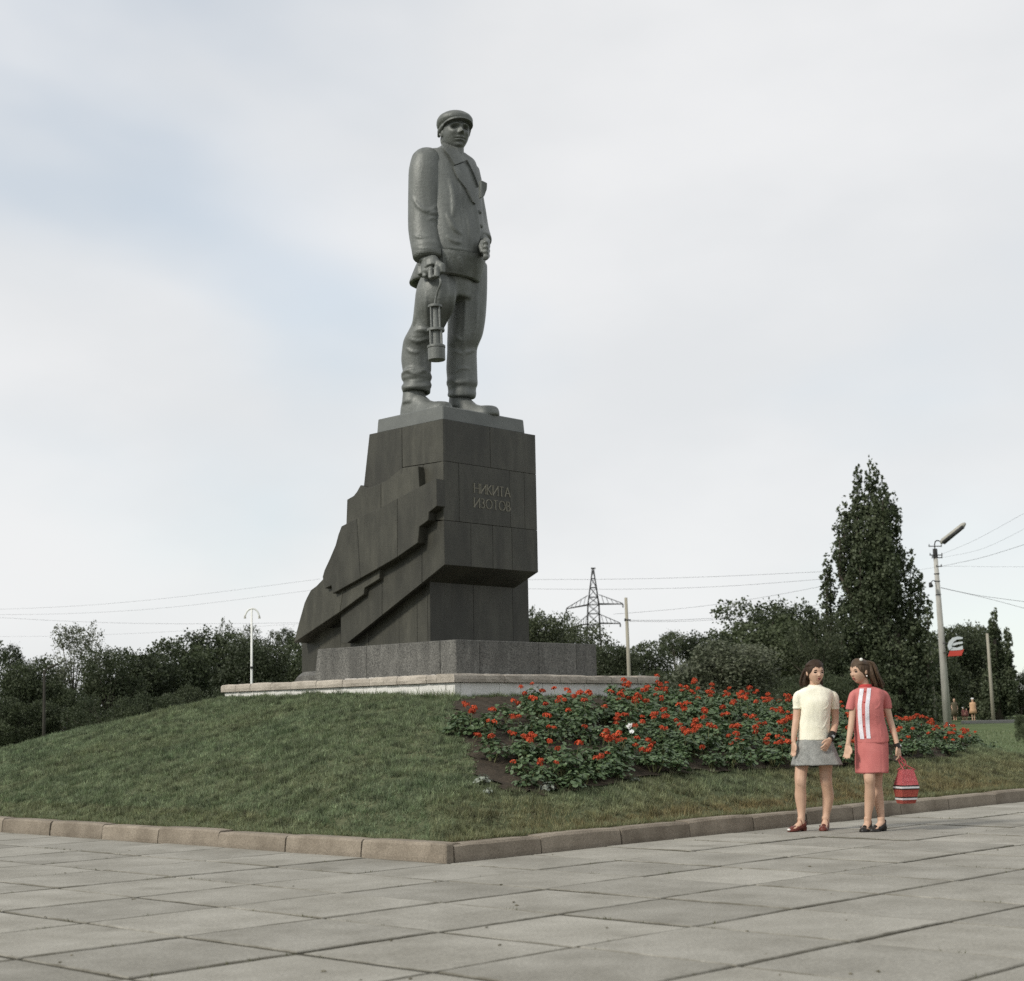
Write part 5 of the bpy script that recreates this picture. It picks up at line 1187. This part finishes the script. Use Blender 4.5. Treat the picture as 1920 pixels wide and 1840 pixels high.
# ================================================================== TREES
m_bark = mat('bark', (.045, .038, .028), (.085, .072, .055), scale=3, rough=.95, bump=.8, bscale=8, stretch=(2, 2, .4))
m_fol_dark = leafmat('foliage_dark', (.033, .046, .021), (.076, .093, .046), trans=.22, rand=.18, scale=.9)
m_fol_mid = leafmat('foliage_mid', (.044, .058, .028), (.098, .114, .060), trans=.22, rand=.18, scale=.9)
m_fol_pale = leafmat('foliage_pale', (.080, .095, .058), (.150, .162, .105), trans=.2, rand=.12, scale=.9)
m_poplar = leafmat('poplar_leaf', (.046, .062, .030), (.112, .132, .074), trans=.22, rand=.0, scale=.7)
def quads(C_, S_, up=.3, seed=0, asp=.62):
    g_ = np.random.default_rng(seed); n = len(C_); nr = g_.normal(0, 1, (n, 3)); nr[:, 2] += up; nr /= np.linalg.norm(nr, axis=1)[:, None]
    a = g_.normal(0, 1, (n, 3)); u = np.cross(nr, a); u /= np.linalg.norm(u, axis=1)[:, None]; v = np.cross(nr, u); S = np.broadcast_to(S_, n)[:, None]*g_.uniform(.6, 1.35, n)[:, None]
    return np.stack([C_-u*S*.5, C_-v*S*asp*.5, C_+u*S*.5, C_+v*S*asp*.5], 1).reshape(-1, 3)
def crown_pts(g_, blobs, per, shell=.55):
    out = []
    for (x, y, z, rx, ry, rz) in blobs:
        nn = int(per*(rx*ry*rz)**(1/1.6)); d = g_.normal(0, 1, (nn, 3)); d /= np.linalg.norm(d, axis=1)[:, None]; r_ = g_.uniform(shell**3, 1.08, nn)**(1/3)
        # smaller sprays on the blob so that its edge is ragged
        k = max(3, int(nn/26)); sc = g_.normal(0, 1, (k, 3)); sc /= np.linalg.norm(sc, axis=1)[:, None]; sid = g_.integers(0, k, nn); mix = g_.random(nn)[:, None] < .65
        d2 = sc[sid]*g_.uniform(.75, 1.1, k)[sid][:, None]+g_.normal(0, .15, (nn, 3))
        out.append(np.where(mix, d2, d*r_[:, None])*np.array([rx, ry, rz])+np.array([x, y, z]))
    return np.concatenate(out)
def broadleaf_mesh(seed, sparse=False, wide=1.):
    """unit tree: height 1, crown half width about .42*wide"""
    r = random.Random(seed); g_ = np.random.default_rng(seed); blobs = []; tips = []
    nb = 26 if not sparse else 24
    for k in range(nb):
        a = r.uniform(0, 6.28); h = r.uniform(.16 if not sparse else .38, .95); env = (1-((h-.48)/.56)**2)**.5 if not sparse else (1-((h-.62)/.46)**2 if abs(h-.62) < .46 else 0)**.5
        R_ = .36*wide*env*r.uniform(.45, 1.0); s = r.uniform(.09, .17)*(.78 if sparse else 1)
        x, y = R_*math.cos(a), R_*math.sin(a); blobs.append((x, y, h-s*.4, s*1.25, s*1.25, s)); tips.append((x, y, h-s*.5))
    if not sparse: blobs += [(0, 0, .42, .26*wide, .26*wide, .34)]
    C_ = crown_pts(g_, blobs, 30000 if not sparse else 30000, .35); C_ = C_[C_[:, 2] > .02]
    fol = quads(C_, .026 if not sparse else .019, .35, seed)
    tk = MB(); tk.tube([np.array([0, 0, -.06]), np.array([.01, 0, .2]), np.array([0, .01, .45]), np.array([.0, 0, .72])], [.024, .018, .012, .004], 8)
    for x, y, z in tips: tk.tube([np.array([0, 0, min(.5, z*.45)]), np.array([x*.4, y*.4, z*.72]), np.array([x, y, z])], [.010, .006, .002], 5)
    return fol, tk
TREE = {}
for k in range(5): TREE['dense', k] = broadleaf_mesh(40+k)
for k in range(3): TREE['sparse', k] = broadleaf_mesh(70+k, True)
for k in range(3): TREE['bush', k] = broadleaf_mesh(90+k, False, 1.9)
CACHE = {}
def tree(px, top, hw, Y, kind, var, m, label, group, name='tree', lean=0.):
    if kind == 'dense': top -= 9
    base = on_y(px, 1400, Y); gz = ground_z(base[0], Y); tp = on_y(px, top, Y); h = float(tp[2]-gz); wd = 1.15*hw/FPX*Y/.40
    if kind == 'bush': wd = hw/FPX*Y/.72
    o = empty(name, (base[0], Y, gz), label, 'tree' if name != 'bush' else 'bush', group); o.scale = (wd, wd, h); o.rotation_euler = (0, lean, rnd.uniform(0, 6.28))
    key = (kind, var, m.name)
    if key not in CACHE: CACHE[key] = quick_mesh('crown', TREE[kind, var][0], None, 4, m), TREE[kind, var][1].mesh('trunk', m_bark, smooth=True)
    link('crown', CACHE[key][0], o); link('trunk', CACHE[key][1], o); return o
ORD = ['first', 'second', 'third', 'fourth', 'fifth', 'sixth', 'seventh', 'eighth', 'ninth', 'tenth', 'eleventh', 'twelfth']
GL, GR = 'trees in the dark row left of the monument', 'trees in the row behind the flower bed'
D_, M_, P_ = m_fol_dark, m_fol_mid, m_fol_pale
for a in ((-70, 1195, 80, 58, 'dense', 0, D_, 'dark bushy tree cut by the left edge of the photo'), (10, 1203, 42, 62, 'sparse', 0, D_, 'dark ragged tree with open twigs near the left edge'), (55, 1246, 60, 55, 'dense', 1, D_, 'low dark tree in front of the airy pale tree'),
          (135, 1170, 62, 64, 'sparse', 1, P_, 'airy pale tree rising above the left dark row'), (205, 1226, 58, 57, 'dense', 2, D_, 'dark tree just right of the airy pale tree'), (268, 1230, 66, 61, 'dense', 3, D_, 'lowest dark tree in the middle of the left row'),
          (330, 1204, 70, 64, 'dense', 4, D_, 'broad dark tree left of the tallest round crown'), (405, 1183, 70, 67, 'dense', 0, D_, 'tallest round dark crown of the left row'), (448, 1160, 46, 75, 'sparse', 2, M_, 'thin twiggy tree showing behind the small white street lamp'),
          (475, 1208, 64, 60, 'dense', 1, D_, 'dark tree directly behind the small white street lamp'), (527, 1172, 46, 76, 'sparse', 0, M_, 'thin twiggy tree between street lamp and pedestal tail'), (560, 1200, 66, 64, 'dense', 2, D_, 'dark tree touching the left tail of the pedestal'), (640, 1215, 70, 66, 'dense', 3, D_, 'dark tree hidden mostly behind the stone pedestal')):
    tree(*a, GL)
for i, (x, t) in enumerate(((-40, 1300), (45, 1310), (125, 1295), (200, 1302), (285, 1300), (365, 1290), (440, 1285), (520, 1280), (600, 1290))):
    tree(x, t, 80, 52+(i % 3), 'bush', i % 3, D_, ORD[i]+' dark bush counted from the left in the undergrowth left of the monument', 'bushes under the left tree row', 'bush')
for a in ((1000, 1155, 62, 86, 'dense', 1, M_, 'bushy tree touching the right edge of the pedestal'), (1042, 1137, 52, 92, 'sparse', 2, M_, 'twiggy open tree between pedestal and lattice pylon'), (1085, 1180, 60, 84, 'dense', 2, M_, 'rounded tree at the foot of the lattice pylon'), (1150, 1215, 55, 80, 'dense', 3, M_, 'low tree behind the leaning pole'),
          (1212, 1210, 60, 82, 'dense', 4, M_, 'low tree just right of the leaning pole'), (1275, 1178, 55, 88, 'sparse', 0, D_, 'dark twiggy tree with sky showing through its top'), (1335, 1192, 62, 90, 'dense', 0, D_, 'dark tree left of the tallest broad tree'), (1372, 1212, 92, 68, 'dense', 1, P_, 'pale grey green bushy tree standing in front of darker trees'),
          (1425, 1132, 92, 93, 'dense', 2, D_, 'tallest broad dark tree left of the poplar'), (1492, 1140, 66, 96, 'dense', 3, D_, 'dark tree between the tallest broad tree and the poplar'), (1545, 1152, 58, 88, 'sparse', 1, M_, 'twiggy tree just left of the poplar'), (1575, 1190, 70, 100, 'dense', 4, D_, 'dark tree behind the left side of the poplar'),
          (1735, 1215, 60, 112, 'dense', 0, D_, 'dark tree directly behind the concrete lamp post'), (1792, 1188, 66, 124, 'dense', 1, M_, 'rounded tree behind the red and white emblem sign'), (1838, 1178, 56, 128, 'dense', 3, M_, 'rounded tree above the far walkers'), (1918, 1245, 46, 120, 'sparse', 2, M_, 'twiggy tree at the right edge of the photo')):
    tree(*a, GR)
for i, (x, t) in enumerate(((1010, 1245), (1080, 1250), (1150, 1262), (1225, 1258), (1300, 1262), (1370, 1300), (1450, 1265), (1530, 1262), (1600, 1262), (1760, 1290), (1850, 1268), (1935, 1290))):
    tree(x, t, 76, 76+(i % 3)*2 if x < 1700 else 132, 'bush', i % 3, D_, ORD[i]+' dark bush from the pedestal in the undergrowth below the right trees', 'bushes under the right tree row', 'bush')
tree(1926, 1338, 24, 58, 'bush', 1, D_, 'small dark bush on the lawn at the right edge', None, 'bush')

def poplar(spires, trunkpx, Y, label, leafs, seed, size, name='poplar_tree'):
    base = on_y(trunkpx[0], 1380, Y); gz = ground_z(base[0], Y); bs = np.array([base[0], Y, gz]); k_ = Y/FPX
    o = empty(name, bs, label, 'tree', GR); g_ = np.random.default_rng(seed); r = random.Random(seed); blobs = []
    tk = MB(); tk.tube([bs-dZ*.2, bs+dZ*2.0, bs+dZ*6], [.45, .36, .26], 10)
    for (x, t, b_, hw) in spires:
        T_ = on_y(x, t, Y); B_ = on_y(x, b_, Y); hwm = hw*k_; hgt = T_[2]-B_[2]; n = max(3, int(hgt/(hwm*.62))); dy = r.uniform(-1., 1.)*hwm
        for i in range(n):
            u = (i+.3)/n; w_ = hwm*(1-u**2.2*.72)*r.uniform(.62, 1.2); jx = r.uniform(-.35, .35)*w_
            blobs.append((T_[0]*u+B_[0]*(1-u)+jx, Y+dy+r.uniform(-.5, .5)*w_, B_[2]+hgt*(u+.02), w_*.85, w_*.85, max(w_*.95, hgt/n*.85)))
        tk.tube([bs+dZ*min(3.5, max(.8, B_[2]-gz)), (B_+np.array([0, dy, 0]))*.5+.5*bs+dZ*1.5, B_+np.array([0, dy, 0]), T_*.85+B_*.15+np.array([0, dy, 0])], [.16, .13, .09, .02], 6)
    vol = sum((b[3]*b[4]*b[5])**(1/1.6) for b in blobs); C_ = crown_pts(g_, blobs, leafs/vol, .6)
    me = quick_mesh('crown', quads(C_, size, .2, seed)-bs, None, 4, m_poplar); link('crown', me, o)
    tk.build('trunk', m_bark, o, smooth=True)
SP_ = [(1612, 890, 1150, 26), (1672, 925, 1200, 34), (1600, 950, 1160, 30), (1632, 864, 1330, 30), (1644, 872, 1120, 19), (1607, 877, 1060, 17), (1664, 905, 1150, 30), (1587, 930, 1100, 24), (1573, 985, 1080, 11), (1551, 1042, 1160, 15), (1560, 1052, 1190, 16), (1606, 985, 1250, 36), (1640, 950, 1300, 52), (1684, 955, 1220, 30), (1628, 900, 1100, 28), (1650, 905, 1150, 34), (1707, 1035, 1240, 30), (1722, 1085, 1300, 32), (1734, 1130, 1310, 24), (1690, 1100, 1345, 58), (1640, 1120, 1345, 62), (1600, 1130, 1330, 46), (1572, 1150, 1320, 36), (1660, 1200, 1350, 74), (1620, 1220, 1350, 60), (1715, 1180, 1345, 36)]
poplar(SP_, (1690, 0), 95, 'tall ragged poplar with many upright spires beside the concrete lamp post', 80000, 5, .20)
poplar([(1868, 1142, 1330, 17), (1855, 1165, 1330, 13), (1888, 1180, 1330, 17), (1872, 1220, 1345, 30), (1896, 1225, 1340, 10)], (1872, 0), 118, 'narrow dark poplar standing behind the wooden pole at far right', 26000, 6, .20)

# ================================================================== POSTS, LAMPS, PYLON, WIRES
m_conc = mat('post_concrete', (.33, .32, .29), (.45, .44, .40), scale=1.2, rough=.9, bump=.3, bscale=10, streak=.15)
m_iron = mat('dark_iron', (.02, .02, .02), (.04, .04, .038), scale=5, rough=.6)
m_lampm = mat('lamp_metal', (.30, .29, .25), (.40, .385, .34), scale=3, rough=.5)
m_wood = mat('grey_wood', (.27, .25, .20), (.38, .355, .29), scale=2, rough=.95, bump=.4, bscale=12, stretch=(3, 3, .3))
m_white = mat('white_paint', (.70, .70, .66), (.78, .78, .75), scale=3, rough=.6)
m_wire = mat('wire', (.05, .05, .055), rough=.6)
def at(x, y, Y): return on_y(x, y, Y)
Y = 85.; k_ = Y/FPX
b0 = at(1777, 1359, Y); b0[2] = min(b0[2], ground_z(b0[0], Y)); t0 = at(1753, 1030, Y)
lp = empty('lamp_post', b0, 'tall tapering concrete lamp post with slanted street light right of the poplar', 'lamp post')
MB().tube([b0-dZ*.1, b0*.5+t0*.5, t0], [8.2*k_, 5.9*k_, 3.8*k_], 12).build('pole', m_conc, lp, smooth=True)
def pp(u): return t0*u+b0*(1-u)
MB().tube([pp(.95), pp(1.002)], [4.6*k_, 4.3*k_], 12).build('top_collar', m_iron, lp)
for y in (1077, 1091, 1116): u = (1359-y)/(1359-1030); MB().tube([pp(u), pp(u+.004)], [5.6*k_]*2, 12).build('clamp_band', m_iron, lp)
MB().tube(blend([t0-dZ*.1, at(1752.5, 1020, Y), at(1756, 1014, Y), at(1766, 1016, Y-.3)]), 1.1*k_, 8).build('lamp_arm', m_iron, lp, smooth=True)
hd = empty('luminaire', at(1766, 1017, Y-.3)); hd.parent = lp; hd.location = [float(c) for c in ORG[hd]-b0]
MB().tube([at(1764, 1019, Y-.3), at(1768, 1015, Y-.3), at(1806, 984.5, Y-1.2), at(1810, 981.5, Y-1.2)], [2.2*k_, 5.2*k_, 4.6*k_, 2.4*k_], 12).build('shade', m_lampm, hd, smooth=True)
MB().tube([at(1769, 1018, Y-.42), at(1806, 988, Y-1.32)], [4.0*k_, 3.6*k_], 10).build('diffuser', m_iron, hd, smooth=True)
for x0, x1, y in ((1742, 1765, 1024.5), (1744, 1766, 1041), (1748, 1766, 1046), (1756, 1765, 1062)):
    MB().tube([at(x0, y, Y-.1), at(x1, y, Y-.1)], .9*k_, 6).build('crossarm', m_iron, lp)
    for x in (x0, x1): MB().tube([at(x, y+1, Y-.1), at(x, y-4, Y-.1)], [1.2*k_, .7*k_], 6).build('insulator', m_iron, lp)
MB().tube(blend([at(1755, 1090, Y), at(1749, 1089, Y-.2), at(1745, 1094, Y-.4)]), .8*k_, 6).build('floodlight_bracket', m_iron, lp)
MB().tube([at(1744, 1093, Y-.4), at(1746, 1100, Y-.5)], [2.6*k_, 4.2*k_], 10).build('floodlight', m_iron, lp)
# emblem sign by the post: curved pale bands over a red board
sg = empty('emblem_sign', at(1790, 1230, Y-.6), 'pale curved emblem above a slanted red board fixed beside the concrete lamp post', 'sign')
m_pale = mat('pale_blue_paint', (.52, .56, .58), (.62, .65, .66), scale=2, rough=.6); m_sred = mat('sign_red', (.50, .055, .04), (.58, .085, .06), scale=2, rough=.6)
def board(pxs, m, nm, dy=0): MB().prism([at(x, y, Y-.6+dy) for x, y in pxs], np.array([0, .10, 0])).build(nm, m, sg)
oc = [(1805, 1195), (1796, 1193.5), (1787, 1196), (1780, 1203), (1777.5, 1212), (1780, 1219)]; ic = [(1785, 1215), (1784.5, 1210), (1788, 1204), (1794, 1199.5), (1805, 1198)]
board(oc+ic, m_pale, 'curved_band'); board([(1783, 1210), (1788, 1206), (1795, 1204.5), (1805, 1203), (1805, 1207), (1796, 1208.5), (1789, 1211)], m_pale, 'curved_band', .02)
board([(1779, 1216), (1785, 1213.5), (1795, 1214.5), (1805, 1211), (1805.5, 1218), (1795, 1219.5), (1781, 1220)], m_pale, 'curved_band', .03)
board([(1782, 1219.5), (1807.5, 1217), (1803, 1229.5), (1778, 1231)], m_sred, 'red_board', .05)
MB().tube([at(1768, 1206, Y-.2), at(1781, 1207, Y-.52)], .9*k_, 6).build('bracket', m_iron, sg); MB().tube([at(1769, 1224, Y-.2), at(1781, 1225, Y-.5)], .9*k_, 6).build('bracket', m_iron, sg)
# poles
def pole(px, Y, r0, r1, name, label, m, cat='pole', group=None, extra=None):
    (x0, y0), (x1, y1) = px; k_ = Y/FPX; b = at(x0, y0, Y); b[2] = min(b[2], ground_z(b[0], Y)); t = at(x1, y1, Y); o = empty(name, b, label, cat, group)
    MB().tube([b-dZ*.15, b*.5+t*.5, t], [r0*k_, (r0+r1)/2*k_, r1*k_], 10).build('shaft', m, o, smooth=True)
    if extra: extra(o, k_)
    return o
def ex1(o, k_):
    MB().tube([at(1171, 1162.5, 59.8), at(1183, 1163, 59.8)], 1.4*k_, 6).build('clamp', m_iron, o); MB().tube([at(1172, 1160, 59.7), at(1172, 1165, 59.7)], 1.6*k_, 6).build('insulator', m_iron, o)
pole(((1183, 1330), (1173.5, 1121)), 60, 4.3, 2.9, 'utility_pole', 'pale leaning pole standing between the lattice pylon and the flower bed', m_wood, extra=ex1)
pole(((1863, 1352), (1851, 1188)), 106, 3.6, 2.4, 'utility_pole', 'thin wooden pole in front of the narrow poplar at far right', m_wood)
pole(((1752, 1330), (1746, 1222)), 100, 2.6, 1.9, 'utility_pole', 'short thin pole half hidden just left of the concrete lamp post', m_wood)
def ex2(o, k_):
    MB().tube(blend([at(83, 1268, 46), at(86, 1257, 46), at(94, 1251, 46), at(107, 1246, 46)]), 1.5*k_, 8).build('lamp_arm', m_dpost, o, smooth=True); MB().tube([at(96, 1251, 46), at(109, 1245, 46)], [2.6*k_, 2.0*k_], 8).build('luminaire', m_dpost, o)
m_dpost = mat('weathered_dark_post', (.03, .028, .022), (.05, .046, .038), scale=2, rough=.95)
pole(((82, 1440), (83, 1258)), 46, 3.4, 2.2, 'street_lamp', 'dark curved arm street lamp lost against the left trees', m_dpost, 'street lamp', None, ex2)
def ex3(o, k_):
    arc = [at(x, y, 40) for x, y in ((459.5, 1157), (461, 1151), (465, 1145), (470, 1142), (476, 1141.5), (481, 1145), (484.5, 1150), (486, 1157))]
    MB().tube(blend(arc), [1.5*k_]*22, 8).build('double_arm', m_white, o, smooth=True)
    for x, y in ((459.3, 1157), (486.3, 1157)): MB().tube([at(x, y-3, 40), at(x, y+3, 40)], [1.2*k_, 2.4*k_], 8).build('lamp_shade', m_lampm, o)
    MB().tube([at(471.6, 1250, 39.95), at(471.6, 1254, 39.95)], 2.8*k_, 8).build('joint_ring', m_iron, o)
pole(((471.5, 1395), (472, 1143)), 40, 2.4, 1.9, 'street_lamp', 'slim white street lamp with two drooping arms behind the terrace', m_white, 'street lamp', None, ex3)

# lattice pylon
Yp = 250.; kp = Yp/FPX
def pyl(x, y, dz=0., dp=0.): v = at(x, y, Yp); v[1] += dp; return v
pb = at(1113, 1365, Yp); pb[2] = ground_z(pb[0], Yp)
py_ = empty('lattice_pylon', pb, 'steel lattice power pylon rising over trees right of the pedestal', 'pylon')
lv = [(1365, 27), (1300, 22), (1260, 17.5), (1222, 14.5), (1197, 12.5), (1172, 11.5), (1151, 10.8), (1134, 10.3), (1120, 8.2), (1102, 6), (1085, 3.4), (1068, 1.4)]
lat = MB(); rb = .8*kp
for (ya, wa_), (yb, wb_) in zip(lv[:-1], lv[1:]):
    ca, cb_ = 1112.6+(ya-1134)*.012, 1112.6+(yb-1134)*.012
    A_ = [pyl(ca+sx*wa_, ya, 0, sy*wa_*kp) for sx, sy in ((-1, -1), (1, -1), (1, 1), (-1, 1))]; B_ = [pyl(cb_+sx*wb_, yb, 0, sy*wb_*kp) for sx, sy in ((-1, -1), (1, -1), (1, 1), (-1, 1))]
    for i in range(4):
        j = (i+1) % 4; lat.tube([A_[i], B_[i]], rb*1.25, 4); lat.tube([A_[i], B_[j]], rb*.6, 4); lat.tube([A_[j], B_[i]], rb*.6, 4); lat.tube([B_[i], B_[j]], rb*.7, 4)
lat.tube([pyl(1108, 1066), pyl(1116.5, 1066)], .13, 5); lat.build('lattice_frame', m_iron, py_)
for y, x0, x1, yl, yr in ((1134, 1062, 1168, 1142, 1133), (1170, 1079, 1163, 1174, 1169.5)):
    L0, R0 = pyl(1102, y+.5, 0, -1), pyl(1123, y-1, 0, -1); L1, R1 = pyl(x0, yl), pyl(x1, yr); up_ = dZ*1.1
    for a, c in ((L0, L1), (R0, R1)):
        am = MB(); am.tube([a, c], rb*1.3, 4); am.tube([a+up_*1.3, c+dZ*.1], rb*.9, 4); am.tube([a+np.array([0, 2, 0]), c], rb, 4)
        for u in (.2, .4, .6, .8): am.tube([a*(1-u)+c*u, (a+up_*1.3)*(1-u+.1)+c*(u-.1)], rb*.6, 4)
        am.tube([c, c-dZ*.55], rb*1.6, 5)
        am.build('crossarm', m_iron, py_)
# wires
def wire(pts, Y0, Y1, label, r=.014):
    n = len(pts); P3 = blend([at(x, y, Y0+(Y1-Y0)*i/(n-1)) for i, (x, y) in enumerate(pts)], 6)
    o = MB().tube(P3, r*.65, 5).build('power_cable', m_wire, None, org=P3[0]); tag(o, label, 'cable', 'overhead cables crossing the sky')
wire([(990, 1087), (1170, 1086), (1350, 1081), (1545, 1072)], 110, 100, 'highest cable crossing the sky from pedestal to poplar')
wire([(990, 1104.5), (1170, 1105), (1350, 1100), (1545, 1086)], 110, 100, 'second highest cable crossing the sky from pedestal to poplar')
wire([(1150, 1152), (1290, 1140), (1420, 1122), (1550, 1098)], 110, 100, 'sloping cable rising from pylon to the poplar')
wire([(1180, 1163.5), (1290, 1162), (1420, 1152), (1565, 1129)], 60, 90, 'upper cable tied to the pale leaning pole', .012)
wire([(1180, 1165.5), (1290, 1165), (1420, 1156), (1570, 1136)], 60, 90, 'lower cable tied to the pale leaning pole', .010)
wire([(1765, 1040), (1830, 1012), (1925, 960)], 84.8, 70, 'highest faint cable running right from the concrete lamp post', .008)
wire([(1765, 1046), (1840, 1030), (1925, 990)], 84.8, 70, 'second faint cable running right from the concrete lamp post', .007)
wire([(1766, 1062), (1840, 1046), (1925, 1020)], 84.8, 70, 'third cable running right from the concrete lamp post', .012)
wire([(1690, 1075), (1765, 1063), (1850, 1063), (1925, 1063)], 84.8, 70, 'level faint cable passing the concrete lamp post', .007)
wire([(1764, 1102), (1830, 1116), (1925, 1129)], 84.8, 70, 'upper thick cable sagging right from the lamp post middle', .014)
wire([(1764, 1102.5), (1850, 1122), (1925, 1142)], 84.8, 70, 'lower thick cable sagging right from the lamp post middle', .014)
wire([(-5, 1143), (150, 1136), (330, 1120), (600, 1086)], 120, 110, 'highest cable in the sky left of the pedestal', .010)
wire([(-5, 1153), (150, 1150), (330, 1138), (600, 1105)], 120, 110, 'second cable in the sky left of the pedestal', .010)
wire([(-5, 1158), (150, 1166), (330, 1170), (560, 1168)], 120, 110, 'level cable just above the left trees', .012)
wire([(-5, 1194), (150, 1192), (330, 1184), (560, 1170)], 120, 110, 'lowest cable threading the left tree tops', .008)

# low concrete edging far off on the right, with a strip of path
Y = 101.; gz = .44
lw = MB(); a, c = at(1806, 1356, Y), at(1935, 1356, Y); lw.box(np.array([a[0], Y, gz-.1]), np.array([c[0]-a[0], 0, 0]), np.array([0, .5, 0]), np.array([0, 0, a[2]-gz+.25])); o = lw.build('low_wall', m_path, None, org=a, bevel=.03); tag(o, 'low pale concrete edging along the far path at right', 'wall')

# ================================================================== WALKERS FAR OFF
def walker(px, feet, top, Y, cloth_m, hat, label, dress=True, skirt=.55, name='person'):
    k_ = Y/FPX; b = at(px, feet, Y); h = float(at(px, top, Y)[2]-b[2]); o = empty(name, b, label, 'person', 'walkers on the far path'); u = h/1.7
    sk = MB(); C_ = lambda x, y, z: b+np.array([x, y, z])*u
    sk.ellip(C_(0, 0, 1.57), (.085*u, .10*u, .125*u), 12, 10); sk.tube([C_(0, 0, 1.36), C_(0, 0, 1.5)], .055*u, 8); sk.ellip(C_(0, -.10, 1.56), (.015*u, .02*u, .02*u), 6, 5)
    sk.tube([C_(0, 0, .82), C_(0, 0, 1.1), C_(0, 0, 1.38)], [.14*u, .12*u, .13*u], 12)
    for s_ in (1, -1):
        sk.tube([C_(s_*.08, 0, .85), C_(s_*.09, -.03*s_, .48), C_(s_*.085, .02*s_, .07)], [.085*u, .055*u, .038*u], 8); sk.tube([C_(s_*.085, .03, .04), C_(s_*.09, -.13, .03)], [.04*u, .03*u], 8)
        sk.tube([C_(s_*.16, 0, 1.36), C_(s_*.22, .02, 1.08), C_(s_*.20, -.08, .84), C_(s_*.19, -.11, .74)], [.05*u, .042*u, .032*u, .026*u], 8)
    sk.build('body', m_skin, o, remesh=.022*u, smoothit=2)
    dr = MB(); rows = []
    for z, w_, d_ in ((skirt, .31, .22), (.8, .26, .19), (.98, .20, .16), (1.2, .23, .17), (1.36, .20, .13), (1.41, .08, .08)): rows.append([C_(w_*math.cos(t), d_*math.sin(t), z) for t in np.linspace(0, 2*math.pi, 21)[:-1]])
    dr.loft(rows)
    for s_ in (1, -1): dr.tube([C_(s_*.15, 0, 1.37), C_(s_*.20, .01, 1.2)], [.065*u, .062*u], 8)
    dr.build('dress', cloth_m, o, smooth=True)
    if hat: MB().ellip(C_(0, .01, 1.66), (.12*u, .12*u, .075*u), 12, 8).build('hat', hat, o, smooth=True)
    else: MB().ellip(C_(0, .03, 1.62), (.095*u, .10*u, .11*u), 12, 8).build('hair', m_hair, o, smooth=True)
m_olive = mat('olive_dress', (.075, .065, .04), (.11, .095, .06), scale=3); m_apri = mat('apricot_dress', (.50, .30, .17), (.58, .37, .22), scale=3); m_plum = mat('plum_dress', (.16, .06, .055), (.22, .09, .08), scale=3); m_hat = mat('white_cloth', (.72, .72, .70), (.8, .8, .78), scale=3)
walker(1791, 1351, 1309.5, 105, m_olive, None, 'far woman in a dark olive dress walking at the left of the group', skirt=.40)
walker(1806.5, 1351, 1327, 105.3, m_plum, m_hat, 'small child with white headwear holding hands beside the olive dress')
walker(1813, 1351, 1329, 105.8, m_plum, None, 'small bare headed child in the middle of the far group')
walker(1825.5, 1351, 1309.5, 105, m_apri, m_hat, 'far woman in a pale apricot dress and white hat')
